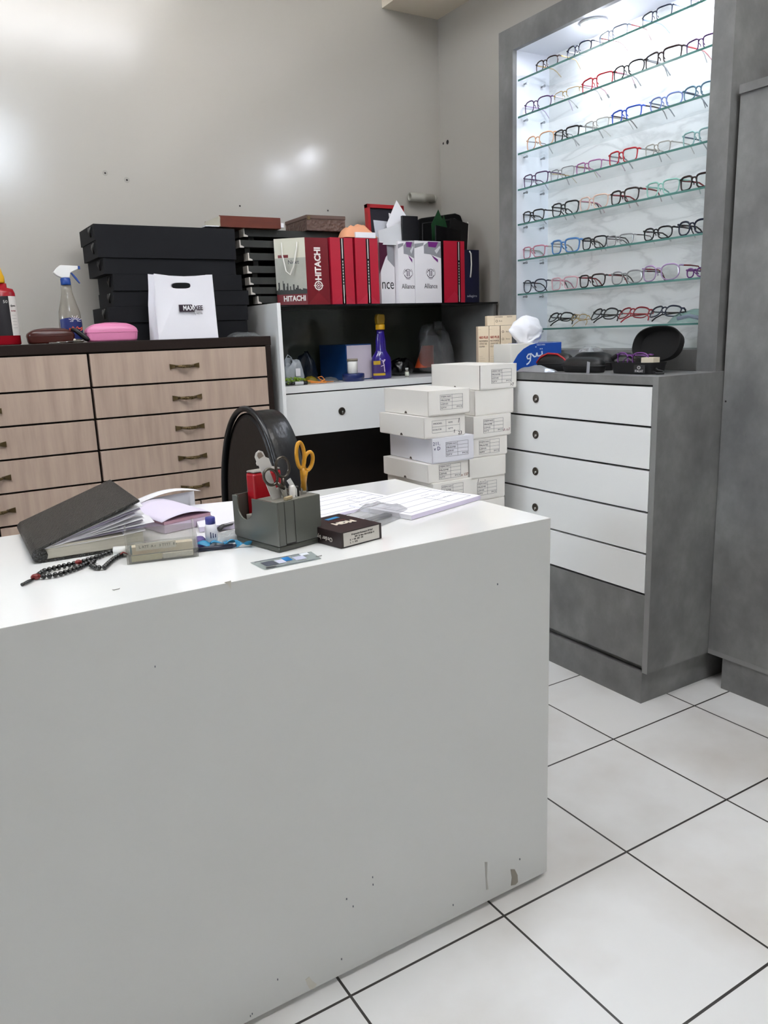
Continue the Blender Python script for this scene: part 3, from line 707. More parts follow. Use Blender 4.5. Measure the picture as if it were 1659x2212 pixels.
# ================================================================ ON THE DRAWER CABINET
tx = bpy.data.textures.new('crease', 'CLOUDS'); tx.noise_scale = .03
beige = mat('beige_card', '#e0cfb4', .6); beige_d = mat('beige_card_side', '#d8c4a6', .6)
def neo(x, y, w, d, h, rz, label, front=True):
    t = thing('solution_box', label, 'box', (x, y, CZ+.0006), rz, 'beige contact lens solution boxes')
    MB().box(-w/2, w/2, 0, d, 0, h, .0008).build('carton', beige, t)
    if front:
        text('NEO PLUS', .011, cm('#9c3a26', .6), FRONT(0, -.0003, h*.74), t, width=w*.82, bold=.0004)
        for i, s_ in enumerate(('MULTI-PURPOSE', 'CONTACT LENS', 'SOLUTION')): text(s_, .0085, cm('#5c4a3c', .6), FRONT(-w*.41, -.0003, h*.655-.0095*i), t, align='LEFT', width=w*(.8, .72, .5)[i])
        for i in range(4): text('-----', .006, cm('#8a7a68', .6), FRONT(-w*.41, -.0003, h*.30-.007*i), t, align='LEFT', width=w*(.3, .5, .45, .4)[i])
        text('-- ', .006, cm('#8a7a68', .6), FRONT(-w*.3, -.0003, h*.93), t, width=w*.25)
    return t
def side_print(t, w, d, h):
    m_ = cm('#6a5a4a', .6); M = FR((-w/2-.0003, 0, 0), (0, -1, 0), (0, 0, 1))
    return m_, M
pA = on_y(1040, 786, 2.24); 
pr = on_y(1063, 786, 2.24)
NW = pr.x-pA.x
hA = on_y(1052, 705, 2.24).z-CZ
NR = -.5; NU = Vector((math.cos(NR), math.sin(NR), 0)); NW = .0385; NB = Vector((pA.x+.003, 2.262, 0))
def npos(k): return NB+NU*(k*(NW+.0012))
neo(npos(.5).x, npos(.5).y, NW, .045, hA, NR, 'beige solution box at the left end of the drawer cabinet top')
neo(npos(1.5).x, npos(1.5).y, NW, .045, hA, NR, 'beige solution box standing beside another, second from the left')
t = neo(npos(2.55).x, npos(2.55).y, .040, .045, hA, NR, 'beige solution box showing its icons behind the white tissue', False)
for i in range(3):
    z = hA*(.86-.17*i); MB().lathe([(.0028, 0), (.004, 0), (.004, .0004), (.0028, .0004)], 12, FRONT(-.012, -.0004, z), ring=True).build('icon', cm('#6a5a4a', .6), t); text('Rinse', .007, cm('#8a7a68', .6), FRONT(.006, -.0003, z), t, width=.014)
tb = thing('solution_box', 'beige solution box lying across the top of the standing ones', 'box', (npos(1.9).x, npos(1.9).y, CZ+hA+.0016), NR, 'beige contact lens solution boxes')
MB().box(-.042, .062, 0.002, .045, 0, .034, .0008).build('carton', beige, tb)
text('MULTI-PURPOSE', .006, cm('#5c4a3c', .6), FRONT(.0, .0016, .029), tb, width=.026); text('SOLUTION', .006, cm('#5c4a3c', .6), FRONT(.038, .0016, .029), tb, width=.018); MB().lathe([(.003, 0), (.0042, 0), (.0042, .0004), (.003, .0004)], 12, FRONT(-.008, .0016, .015), ring=True).build('icon', cm('#6a5a4a', .6), tb); text('Rub', .0075, cm('#8a7a68', .6), FRONT(.006, .0016, .015), tb)
MB().box(-.0165, -.0158, .0015, .002, 0, .034).build('edge_line', cm('#9c8a70', .7), tb)

# tissue box: short white end facing the cartons, blue long side facing the room
tcor = on_z(1118, 822, CZ)      # near corner
tcor = Vector((1.80, 0, 0)); 
def box_on_cab(px, py): return on_z(px, py, CZ)
A0 = Vector((1.752, 2.050, CZ))
t = thing('tissue_box', 'blue and white tissue box with a tissue pulled up beside the beige boxes', 'tissue box', (A0.x, A0.y, CZ+.0006), -.12)
TWd, TDp, TH = .205, .105, .088
tb_w = mat('tissue_box_white', '#e3e0d8', .5); tb_b = mat('tissue_box_blue', '#1648a6', .45); noise_col(tb_b, ['#123f98', '#1b53b4'], 12)
# local frame: x along the blue side, y back, origin near corner between white end and blue side
MB().box(0, TWd, 0, TDp, 0, TH, .0012).build('carton', tb_w, t)
b = MB(); b.prism([(.0, .0005), (TWd, .0005), (TWd, TH-.001), (.10, TH-.001), (.075, TH*.93), (.05, TH*.8), (.028, TH*.6), (.012, TH*.35), (.0, TH*.12)], 0, .0006, FRONT(0, -.0002, 0)); b.build('blue_print', tb_b, t)
b = MB(); b.prism([(.11, .0), (TWd, 0), (TWd, TDp), (.06, TDp), (.085, TDp*.6)], 0, .0006, T(0, 0, TH)); b.build('blue_print', tb_b, t)
wm = cm('#dfe8f4', .6)
w_s = [[(.0, .012), (-.012, .012), (-.018, .006), (-.016, 0), (-.010, -.001), (-.004, .004), (-.004, .012), (-.007, -.006), (-.014, -.013), (-.022, -.016)],  # waw
       [(.0, .010), (.008, .002), (.014, .002), (.018, .012)], [(.018, .012), (.020, .002), (.030, .002), (.036, .004), (.036, .014)]]
strokes(w_s, .0022, wm, FRONT(.085, -.0009, TH*.45) @ RZ(.12) @ Matrix.Scale(1.15, 4), t)
b = MB()
for (x, z) in ((.1, .075), (.118, .068), (.125, .068)): b.lathe([(0, 0), (.0022, 0)], 10, FRONT(x, -.001, z))
b.build('lettering', wm, t)
text('TISSUE PAPER', .006, wm, FRONT(.12, -.0009, TH*.92), t, width=.035)
tisp = mat('tissue_paper', '#ecedf2', .9, spec=.1)
TP = [(-.058, .0, .052), (-.03, -.018, .012), (-.012, -.026, .0), (.02, -.026, .0), (.045, -.016, .02), (.052, -.006, .05), (.040, -.01, .085), (.015, -.022, .082), (.0, -.012, .102), (-.02, -.016, .095), (-.042, -.014, .074), (-.02, -.036, .05), (.012, -.042, .045), (.035, -.03, .055),
      (-.045, .012, .04), (-.01, .026, .0), (.02, .026, .0), (.046, .016, .04), (.03, .018, .09), (.0, .024, .095), (-.03, .02, .08), (-.005, -.035, .02), (.025, -.038, .025), (.0, -.034, .075)]
tb_ = bmesh.new(); [tb_.verts.new((x*1.0, y, z)) for x, y, z in TP]; bmesh.ops.convex_hull(tb_, input=tb_.verts[:])
bmesh.ops.delete(tb_, geom=[v for v in tb_.verts if not v.link_faces], context='VERTS')
bmesh.ops.subdivide_edges(tb_, edges=tb_.edges[:], cuts=2, use_grid_fill=True)
r_ = random.Random(19)
for v in tb_.verts:
    d_ = v.co.normalized() if v.co.length > 0 else Vector((0, 0, 1)); k_ = r_.uniform(-.0075, .003); v.co += Vector((d_.x*k_, d_.y*k_*1.6, d_.z*k_*.8))
b = MB(); b.merge(tb_); o = b.build('tissue', tisp, t, True, M=T(.092, .048, TH-.006) @ RZ(.05) @ Matrix.Diagonal((1.32, 1, 1, 1)), sub=1)

# silver zip pouch
q = [Vector(p) for p in ((1.728, 2.0, CZ), (1.724, 1.865, CZ), (1.768, 1.84, CZ), (1.775, 1.985, CZ))]
c_ = sum(q, Vector())/4
t = thing('silver_pouch', 'flat silvery zip pouch lying in front of the tissue box', 'pouch', (c_.x, c_.y, CZ+.0006))
silv = mat('silver_film', '#a9adb3', .28, metal=.6); bump(silv, 40, .35, .003)
Q = [p-c_ for p in q]
def quad_fn(Q, h, seed=1):
    r_ = random.Random(seed); a_, b_ = r_.uniform(0, 6), r_.uniform(0, 6)
    def f(u, v):
        p = Q[0]*(1-u)*(1-v)+Q[1]*u*(1-v)+Q[2]*u*v+Q[3]*(1-u)*v
        e_ = (max(0, 4*u*(1-u))*max(0, 4*v*(1-v)))**.5
        return Vector((p.x, p.y, .0008+h*e_*(.75+.25*math.sin(9*u+a_)*math.cos(8*v+b_))))
    return f
b = MB(); f_ = quad_fn(Q, .024, 3); b.grid(f_, 14, 10); b.grid(lambda u, v: Vector((f_(u, v).x, f_(u, v).y, .0003)), 14, 10); b.build('foil', silv, t)

def shell_case(name, label, cat, x, y, z, L_, D_, H_, rz, m, group=None, lidm=None, pipe=None):
    """clamshell case: lens-shaped in section, long axis local x"""
    t = thing(name, label, cat, (x, y, z+.0006), rz, group)
    def half(lo):
        def f(u, v):
            th = 2*PI*u; k = 3.0
            c, s_ = math.cos(th), math.sin(th)
            r_ = (1-v**2)**.5 if not lo else (1-(v*.75)**2)**.5
            px_ = math.copysign(abs(c)**(2/k), c)*L_/2*(.55+.45*r_) if not lo else math.copysign(abs(c)**(2/k), c)*L_/2*(.85+.15*r_)
            py_ = math.copysign(abs(s_)**(2/k), s_)*D_/2*r_
            zz = H_*.42+H_*.58*v if not lo else H_*.42*(1-v)
            return (px_, py_, zz)
        return f
    b = MB(); b.grid(half(True), 28, 6, wrap=True); 
    o = b.build('base', m, t, True)
    b = MB(); b.grid(half(False), 28, 8, wrap=True); b.build('lid', lidm or m, t, True)
    b = MB(); lp = [half(True)(i/28, 0) for i in range(28)]; b.tube([(p[0], p[1], H_*.42) for p in lp], .0022 if pipe is None else .004, 6, closed=True); b.build('seam', pipe or m, t, True)
    return t
blk = mat('case_black', '#0f0f10', .5); redm = mat('case_red', '#a3131d', .4)
p = on_z(1205, 800, CZ); t = shell_case('eyeglass_case', 'black eyeglass case with a red edge leaning beside the tissue box', 'eyeglass case', 1.822, 1.912, CZ, .132, .052, .056, -1.38, blk, 'eyeglass cases on the drawer cabinet')
MB().tube([(-.062, -.016, .026), (-.046, -.018, .044), (-.018, -.017, .0555), (.018, -.016, .053), (.045, -.020, .040), (.063, -.016, .020)], .0032, 8).build('red_edge', redm, t, True)
shell_case('eyeglass_case', 'low black eyeglass case behind the silvery tag', 'eyeglass case', 1.800, 1.765, CZ, .150, .06, .046, -1.5, blk, 'eyeglass cases on the drawer cabinet')
shell_case('eyeglass_case', 'black eyeglass case against the grey back ledge', 'eyeglass case', 1.905, 1.83, CZ, .16, .055, .055, -1.55, blk, 'eyeglass cases on the drawer cabinet')
b = MB(); b.tube([(0, -.07, .0), (0, -.05, .028), (0, -.015, .043), (0, .025, .045), (0, .06, .03), (0, .078, .0)], [.004, .007, .008, .008, .007, .004], 10)
o = thing('case_lid', 'curved black case lid standing behind the open hard case', 'eyeglass case', (1.91, 1.70, CZ+.004), .0); b.build('shell', blk, o, True)
t = thing('silver_tag', 'small silvery swing tag hanging at the front edge of the cabinet top', 'tag', (on_x(1270, 803, 1.735).x, on_x(1270, 803, 1.735).y, CZ+.0006), 0)
MB().prism([(-.006, 0), (.006, 0), (.0075, .034), (-.004, .036)], 0, .0006, FR((0, 0, 0), (0, -1, .0), (.12, .1, 1))).build('foil', silv, t)
# bag of frames at the back ledge
t = thing('clear_bag', 'small glinting clear bag on the black cases', 'bag', (1.905, 1.84, CZ+.0575), 0); f2 = crumple(.07, .05, .016, 9); b = MB(); b.grid(f2, 10, 8); b.grid(lambda u, v: (f2(u, v)[0], f2(u, v)[1], .0002), 10, 8); b.build('film', film, t)

# open hard case
hc = mat('hard_case_black', '#101012', .65); hcin = mat('hard_case_lining', '#0a0a0a', .9)
q0 = on_z(1325, 806, CZ); q1 = on_z(1490, 803, CZ)
t = thing('hard_case', 'open black hard-shell eyeglass case with raised oval lid at the right end', 'eyeglass case', (1.822, 1.575, CZ+.0006), -PI/2-.06)
def oval(a, b_, k, n=36): return [(a*math.copysign(abs(math.cos(2*PI*i/n))**(2/k), math.cos(2*PI*i/n)), b_*math.copysign(abs(math.sin(2*PI*i/n))**(2/k), math.sin(2*PI*i/n))) for i in range(n)]
def shell(b, pa, a, bb, k, h, th=.0025, M=None):
    """open-topped bowl: outer and inner surface"""
    def outer(u, v):
        o_ = oval(a*(.90+.10*v), bb*(.88+.12*v), k, 36); i = int(round(u*36)) % 36; return (o_[i][0], o_[i][1], h*v)
    b.grid(outer, 36, 4, wrap=True, M=M)
    def inner(u, v):
        o_ = oval((a-th)*(.90+.10*v), (bb-th)*(.88+.12*v), k, 36); i = int(round(u*36)) % 36; return (o_[i][0], o_[i][1], th+(h-th)*v)
    b.grid(inner, 36, 4, wrap=True, M=M)
    for z, s_ in ((0, 0), (th, th)):
        lp = [b.bm.verts.new((M or Matrix()) @ Vector((p[0], p[1], z))) for p in oval((a-s_)*.9, (bb-s_)*.88, k, 36)]; b.bm.faces.new(lp)
    o1 = [b.bm.verts.new((M or Matrix()) @ Vector((p[0], p[1], h))) for p in oval(a, bb, k, 36)]; o2 = [b.bm.verts.new((M or Matrix()) @ Vector((p[0], p[1], h))) for p in oval(a-th, bb-th, k, 36)]
    for i in range(36): b.bm.faces.new((o1[i], o1[(i+1) % 36], o2[(i+1) % 36], o2[i]))
b = MB(); shell(b, 0, .088, .046, 2.8, .032); o = b.build('base', hc, t, True)
ML = Matrix.Translation((0, .049, .034)) @ Matrix.Rotation(math.radians(72), 4, 'X') @ Matrix.Translation((0, .050, -.028))
b = MB(); shell(b, 0, .088, .052, 2.5, .028, .003, ML); o = b.build('lid', hcin, t, True)
MB().box(-.02, .02, -.0485, -.0455, .004, .026, .001, M=T(.05, 0, 0)).build('patch', cm('#2a2a2c', .7), t)
text('ITALLAT', .009, cm('#d8d8d8', .6), FRONT(.05, -.0488, .009), t, width=.03); strokes([[(p[0]*.006, p[1]*.004) for p in oval(1, 1, 2, 14)]+[(.006, 0)]], .0006, cm('#d8d8d8', .6), FRONT(.05, -.0488, .019), t); strokes([[(p[0]*.003, p[1]*.004) for p in oval(1, 1, 2, 14)]+[(.003, 0)]], .0006, cm('#d8d8d8', .6), FRONT(.05, -.0488, .019), t)
MB().tube([(.085, -.02, .016), (.1, -.03, .012), (.112, -.02, .008), (.122, -.03, .004), (.108, -.042, .004), (.09, -.035, .008)], .0028, 8).build('zip_pull', blk, t, True)
g = make_glasses('round', .128, .0018, gm('violet'), gm('violet'), fold=True); g.location = (1.806, 1.592, CZ+.015); g.rotation_euler = (0, 0, -PI/2-.06)
tag(g, 'violet eyeglasses lying in the open black hard case', 'eyeglasses')
t = thing('cream_box', 'small cream card box in the open black hard case', 'box', (1.822, 1.532, CZ+.0045), -PI/2-.02); MB().box(-.022, .022, -.014, .012, 0, .041, .0008).build('carton', cm('#d8cdb8', .6), t)
# ================================================================ BAGS AND BOXES ON THE SHELF UNIT'S GLASS TOP
ST = 1.1911
redc = mat('bag_red_card', '#b0142f', .42); reddk = mat('bag_dark_red', '#6e1119', .3); noise_col(reddk, ['#66101a', '#781520'], 9)
bagw = mat('bag_white_card', '#e4e1e4', .35); blackc = mat('bag_black_card', '#060607', .5, spec=.3); navy = mat('bag_navy_card', '#0b1030', .4)
purp = mat('print_purple', '#6d2374', .4); greyp = mat('print_grey', '#8f8f94', .4); creamp = mat('print_cream', '#cfcdbc', .4)
cordw = mat('white_cord', '#dcdad2', .8)
def paper_bag(t, w, d, h, mats=None, flare=0.0, name='bag_body', mi=(0, 0, 0, 0), crease=True, tuck=0.0):
    """open-topped gusseted bag; base centre front edge at origin; mi = front, right, back, left material slots"""
    b = MB(); k = 8
    def P_(s_, v):   # s_ in 0..4 round the bag
        z = h*v; fl = 1+flare*v
        c = [(-w/2*fl, 0), (w/2*fl, 0), (w/2*fl, d), (-w/2*fl, d)]
        i = int(s_) % 4; f = s_-int(s_); a, e_ = c[i], c[(i+1) % 4]
        x, y = a[0]+(e_[0]-a[0])*f, a[1]+(e_[1]-a[1])*f
        if i in (1, 3): x += (-1 if i == 1 else 1)*tuck*v*(1-abs(2*f-1))
        return (x, y, z)
    for side in range(4):
        b.mi = mi[side]
        for j in range(6):
            for i in range(2):
                q = [P_(side+i/2, j/6), P_(side+(i+1)/2-(1e-6 if i == 1 else 0), j/6), P_(side+(i+1)/2-(1e-6 if i == 1 else 0), (j+1)/6), P_(side+i/2, (j+1)/6)]
                b.bm.faces.new([b.bm.verts.new(p) for p in q]).material_index = b.mi
    b.mi = mi[0]; b.bm.faces.new([b.bm.verts.new(P_(s_, 0)) for s_ in (0, 1, 2, 3)])
    bmesh.ops.remove_doubles(b.bm, verts=b.bm.verts[:], dist=1e-5)
    o = b.build(name, mats, t, solid=.0012)
    return o
def fold_mark(t, w, hh, m):
    """creased triangle at the foot of a gusset"""
    MB().prism([(-w/2, 0.001), (w/2, .001), (0, w/2)], 0, .0004, FRONT(0, -.0008, 0)).build('base_fold', m, t)

# red bag with grey skyline face
t = thing('paper_bag', 'dark red paper bag with grey city picture and white cord handle', 'bag', (1.3075, 2.64, ST), math.radians(-2), 'paper bags on the glass top')
w_, d_, h_ = .09, .235, .232
M_rot = RZ(math.radians(0))
# gusset faces the room; picture face turned to the left
Lx = .165
b = MB()
gl = [(0, 0), (.090, 0), (.090-.088, .072), (-.088, .072)]     # plan: near corner, right corner, back right, back left
def wall(p, q, m, mi, t0=0, t1=h_):
    u = Vector((q[0]-p[0], q[1]-p[1], 0)); 
    o = MB().box(0, u.length, 0, .0012, t0, t1, 0, T(p[0], p[1], 0) @ RZ(math.atan2(u.y, u.x)))
    return o
body = MB()
for (p, q) in ((gl[0], gl[1]), (gl[1], gl[2]), (gl[2], gl[3]), (gl[3], gl[0])):
    u = Vector((q[0]-p[0], q[1]-p[1], 0)); body.box(0, u.length, 0, .0012, 0, h_, 0, T(p[0], p[1], 0) @ RZ(math.atan2(u.y, u.x)))
body.prism(gl, 0, .0012)
body.build('bag_body', reddk, t)
FL = Vector((gl[0][0]-gl[3][0], gl[0][1]-gl[3][1], 0)); FW = FL.length; u_ = FL.normalized(); n_ = u_.cross(Vector((0, 0, 1)))
def PF(s_, z, o_=.0006): p = Vector((gl[3][0], gl[3][1], 0))+u_*s_+n_*o_; return FR((p.x, p.y, z), u_, (0, 0, 1))
skym = mat('city_picture_sky', '#a9a99e', .35); noise_col(skym, ['#6f6f6a', '#a7a79c', '#c9c8b8'], 5, (1, 1, 1))
MB().prism([(0, .052), (FW, .052), (FW, .165), (0, .165)], 0, .0003, PF(0, 0)).build('city_picture', skym, t)
MB().prism([(0, .165), (FW, .165), (FW, h_), (0, h_)], 0, .0003, PF(0, 0)).build('cream_print', creamp, t)
rr = random.Random(4); pts = [(0, .04)]; x = 0
while x < FW-.012:
    w2 = rr.uniform(.0015, .006); hh = .054+.035*rr.random()**2*(1.3-x/FW); pts += [(x, hh), (x+w2, hh)]; x += w2
pts += [(FW, .056), (FW, .04)]
MB().prism(pts, .0003, .0005, PF(0, 0)).build('city_picture', cm('#23231f', .4), t)
text('HITACHI', .026, cm('#e6e2dc', .5), PF(FW*.58, .024, .001), t, width=FW*.72, bold=.0008)
text('Next', .02, cm('#3c3f48', .5), PF(FW*.6, .150, .0012), t); MB().prism([(.012, .166), (.05, .166), (.05, .176), (.012, .176)], .0003, .0005, PF(0, 0)).build('red_tab', reddk, t)
G = FRONT(.045, -.0003, 0)
text('HITACHI', .033, cm('#e9e5df', .5), FR((.0475, -.0004, .143), (0, 0, 1), (-1, 0, 0)), t, width=.112, bold=.0012)
b = MB()
for r0, r1 in ((.0125, .0165), (.0062, .0085)):
    b.lathe([(r0, 0), (r1, 0), (r1, .0005), (r0, .0005)], 20, FRONT(.046, -.0004, .067), ring=True)
b.lathe([(0, 0), (.0028, 0), (.0028, .0005)], 12, FRONT(.046, -.0004, .067))
for k in range(4):
    a_ = k*PI/2; b.box(-.0013, .0013, .009, .0188, 0, .0005, 0, FRONT(.046, -.0004, .067) @ RZ(a_))
b.build('round_emblem', cm('#e9e5df', .5), t)
MB().prism([(0, 0), (.0885, 0), (.044, .045)], 0, .0003, FRONT(.0008, -.0002, 0)).build('base_fold', cm('#7a1822', .3), t)
pA_, pB_ = PF(FW*.25, h_*.94, .003), PF(FW*.75, h_*.94, .003)
c0, c1 = pA_.translation, pB_.translation; mid = (c0+c1)/2
MB().tube([c0, c0.lerp(mid, .15)+Vector((0, 0, -.045))+n_*.012, c0.lerp(mid, .55)+Vector((0, 0, -.10))+n_*.016, c0.lerp(mid, 1.1)+Vector((0, 0, -.112))+n_*.016, c0.lerp(mid, 1.5)+Vector((0, 0, -.085))+n_*.012, c1+Vector((0, 0, -.02))+n_*.005, c1], .0028, 8).build('cord_handle', cordw, t, True)

def gift_bag(x0, x1, y, h, rz, label, d=.10, blackside=False, stripe_x=.55):
    w = x1-x0
    t = thing('gift_bag', label, 'bag', ((x0+x1)/2, y, ST), rz, 'narrow red gift bags')
    paper_bag(t, w, d, h, [redc, blackc], flare=-.02, mi=(0, 0, 0, 1 if blackside else 0))
    xs = (stripe_x-.5)*w
    MB().box(xs-.0075, xs+.0075, -.0009, -.0006, .001, h-.002).build('black_band', blackc, t)
    b = MB()
    for (za, zb) in ((.004, h*.30), (h*.69, h-.003)): b.box(xs-.0018, xs+.0018, -.0013, -.0009, za, zb)
    for k in range(8): z = h*.315+k*h*.045; b.box(xs-.0016, xs+.0016, -.0013, -.0009, z, z+h*.03)
    b.build('white_stripe', cm('#d9d6d0', .5), t)
    MB().prism([(-w/2+.001, .001), (w/2-.001, .001), (0, w*.42)], 0, .0002, FRONT(0, -.0007, 0)).build('base_fold', cm('#b8203a', .42), t)
    return t
gift_bag(1.403, 1.497, 2.63, .234, 0, 'red gift bag with black band next to the dark red bag', .085, stripe_x=.52)
gift_bag(1.506, 1.604, 2.63, .235, 0, 'red gift bag with black band beside the white bags', .085, stripe_x=.55)
# white bags
def white_bag(x0, x1, y, h, rz, label, d=.10, front='full', shade=True):
    w = x1-x0
    t = thing('white_bag', label, 'bag', ((x0+x1)/2, y, ST), rz, 'white purple-topped shopping bags')
    paper_bag(t, w, d, h, bagw, mi=(0, 0, 0, 0))
    hw = w/2
    def pr(pts, m, nm='printed_band', o_=0): MB().prism([(p[0]*hw, p[1]*h) for p in pts], 0, .0003, FRONT(0, -.0008-o_, 0)).build(nm, m, t)
    if front == 'full':
        pr([(-.3, .80), (.15, .79), (1, .73), (1, .99), (.05, .99), (-.3, .93)], greyp); pr([(.05, .91), (.6, .90), (.8, .99), (.0, .99)], purp, o_=.0004)
        pr([(.25, .78), (.75, .71), (.75, .66), (.45, .72)], purp, o_=.0004)
        pr([(-1, .88), (-.35, .93), (-.3, .97), (-1, .95)], greyp, o_=.0004); pr([(.5, .85), (.9, .93), (.95, .90), (.65, .80)], cm('#c9c9cc', .4), o_=.0008)
        cx, cz = .18*hw, h*.485
        b = MB()
        for a0, a1, ro, th in ((.4, 3.0, .0165, .002), (3.4, 5.9, .0185, .0026), (-.4, .9, .0215, .0012), (2.2, 3.3, .0215, .0012), (4.2, 5.2, .022, .0012)):
            pts = [((ro)*math.cos(a0+(a1-a0)*i/14), (ro)*math.sin(a0+(a1-a0)*i/14)) for i in range(15)]+[((ro-th)*math.cos(a1-(a1-a0)*i/14), (ro-th)*math.sin(a1-(a1-a0)*i/14)) for i in range(15)]
            b.prism(pts, 0, .0003, FRONT(cx, -.0009, cz))
        for dx in (-.0042, .0042): b.box(cx+dx-.0015, cx+dx+.0015, -.0012, -.0009, cz-.011, cz+.011)
        b.box(cx-.01, cx-.004, -.0012, -.0009, cz+.0085, cz+.011)
        b.build('round_emblem', cm('#2c1c34', .4), t)
        text('Alliance', .026, cm('#2a2a2e', .4), FRONT(cx, -.0009, h*.275), t, width=min(.062, 2*(hw-abs(cx))*1.0))
    elif front == 'side':
        MB().prism([(-.0, .72*h), (hw, .60*h), (hw, .99*h), (-.1*hw, .99*h)], 0, .0003, FRONT(0, -.0008, 0)).build('printed_band', greyp, t)
    return t
t = white_bag(1.618, 1.69, 2.645, .226, .22, 'white shopping bag at the left of the white three, showing large black letters', .06, 'side')
text('nce', .055, cm('#141416', .4), FRONT(-.002, -.0009, .072), t, width=.062)
MB().prism([(-.043, .23-.12), (-.043, .222), (.0, .222), (.02, .20), (-.01, .17)], 0, .0003, FRONT(0, -.0007, 0)).build('printed_band', mat('print_plum', '#4a1530', .4), t)
t = white_bag(1.693, 1.765, 2.63, .229, -.0, 'white shopping bag stuffed with white papers, in the middle of the white three', .11)
t = white_bag(1.767, 1.891, 2.628, .232, 0, 'widest white shopping bag, with round emblem, right of the white three', .11)
gift_bag(1.905, 2.008, 2.63, .236, 0, 'red gift bag with a black left edge beside the navy bag', .11, True, .72)
t = thing('navy_bag', 'small navy paper bag with white cord at the right end of the glass top', 'bag', (2.048, 2.635, ST), 0)
paper_bag(t, .073, .06, .205, navy); MB().tube([(-.014, -.004, .20), (-.008, -.006, .19), (-.006, -.006, .15), (-.009, -.006, .115), (-.011, -.005, .098)], .0028, 8).build('cord_handle', cordw, t, True)
text('adagiro', .014, cm('#b9bbc6', .5), FRONT(0, -.0009, .026), t, width=.05)
# cards and papers sticking out of the bags
def slab(name, label, cat, c, w, h, th, rz, tilt, roll, m, group=None, bev=.0):
    """thin rectangular card: local x width, z height, leaning"""
    o = MB().box(-w/2, w/2, 0, th, 0, h, bev).build(name, m); o.location = c
    o.rotation_euler = (RZ(rz) @ RX(tilt) @ RY(roll)).to_euler(); return tag(o, label, cat, group)
b = MB(); b.prism([(-.026, -.15), (.026, -.15), (.026, -.036), (.05, -.036), (.062, .02), (0, .112), (-.056, .02), (-.05, -.036), (-.026, -.036)], 0, .0025, FRONT(0, 0, 0)); o = b.build('folded_paper', paper); o.location = (1.728, 2.672, ST+.272); o.rotation_euler = (-.12, 0, 0); tag(o, 'white pointed paper sticking highest out of the middle white bag', 'paper', 'papers in the bags')
b = MB(); b.prism([(-.045, -.1), (.045, -.1), (.055, .075), (-.05, .115)], 0, .0025, FRONT(0, 0, 0)); o = b.build('folded_paper', paper); o.location = (1.79, 2.748, ST+.235); o.rotation_euler = (-.1, 0, -.1); tag(o, 'white sheet leaning right behind the pointed paper', 'paper', 'papers in the bags')
b = MB(); b.prism([(-.036, 0), (.036, 0), (.036, .088), (-.034, .088)], 0, .012, FRONT(0, 0, 0)); o = b.build('card_box', mat('black_card_gloss', '#101014', .2)); o.location = (1.755, 2.645, ST+.2335); o.rotation_euler = (-.02, .0, 0); tag(o, 'glossy black card standing in front of the white papers', 'card')
b = MB(); b.prism([(-.075, -.03), (.06, -.03), (.045, .055), (-.075, .02)], 0, .002, FRONT(0, 0, 0)); o = b.build('envelope', mat('envelope_grey', '#c9cacd', .6)); o.location = (1.692, 2.644, ST+.245); o.rotation_euler = (-.1, 0, 0); tag(o, 'pale grey envelope tilted at the front of the white bags', 'envelope')
b = MB(); b.prism([(-.04, -.1), (.03, -.1), (.03, .03), (-.035, .04)], 0, .002, FRONT(0, 0, 0)); o = b.build('leaflet', mat('leaflet_grey', '#b9bcc4', .5)); o.location = (1.672, 2.70, ST+.275); o.rotation_euler = (-.1, -.1, 0); tag(o, 'pale leaflet behind the grey envelope', 'leaflet')
# framed tray standing at the back
t = thing('red_edged_tray', 'red-edged dark tray standing upright behind the white papers', 'tray', (1.80, 2.86, ST), 0)
b = MB(); W2, H2 = .175, .40
b.box(-W2/2, W2/2, 0, .012, .0, .012); b.box(-W2/2, W2/2, -.006, .018, H2-.014, H2); b.box(-W2/2, -W2/2+.012, -.006, .018, 0, H2); b.box(W2/2-.012, W2/2, -.006, .018, 0, H2); b.build('rim', mat('tray_red', '#b01a22', .4), t, M=RX(-.06))
MB().box(-W2/2+.012, W2/2-.012, .004, .012, .012, H2-.014).build('panel', mat('tray_dark', '#1c1a26', .5), t, M=RX(-.06))
grn = mat('green_card', '#0d3a1c', .4)
for (x, y, w, h, a_, l) in ((1.948, 2.70, .074, .285, -.02, 'dark green card pointing up beside the red-edged tray'), (1.978, 2.712, .045, .268, .0, 'second dark green card just right of the taller green one')):
    b = MB(); b.prism([(-w/2, 0), (w/2, 0), (w/2, h*.72), (w*.02, h), (-w/2, h*.80)], 0, .0015, FRONT(0, 0, 0)); o = b.build('green_card', grn); o.location = (x, y, ST+.08); o.rotation_euler = (-.05, a_, 0); tag(o, l, 'card', 'green cards in the red bag')
b = MB(); b.prism([(-.055, -.1), (.035, -.1), (.046, .05), (-.04, .065)], 0, .01, FRONT(0, 0, 0)); o = b.build('black_folder', blackc); o.location = (2.03, 2.70, ST+.265); o.rotation_euler = (-.05, .05, 0); tag(o, 'black glossy card folder leaning out of the right red bag', 'folder')
MB().tube([(.038, -.006, -.07), (.044, -.008, .0), (.048, -.008, .045), (.046, -.004, .058)], .0018, 6).build('white_edge', cordw, o, True)
b = MB(); b.prism([(-.06, -.1), (.06, -.1), (.06, .06), (-.06, .075)], 0, .006, FRONT(0, 0, 0)); o = b.build('black_packet', mat('black_packet', '#08080a', .25)); o.location = (1.945, 2.655, ST+.22); tag(o, 'black packet in front of the green cards', 'packet')
t = thing('laptop_case', 'black zip case standing in the corner behind the red and navy bags', 'case', (2.06, 2.84, ST), -.12)
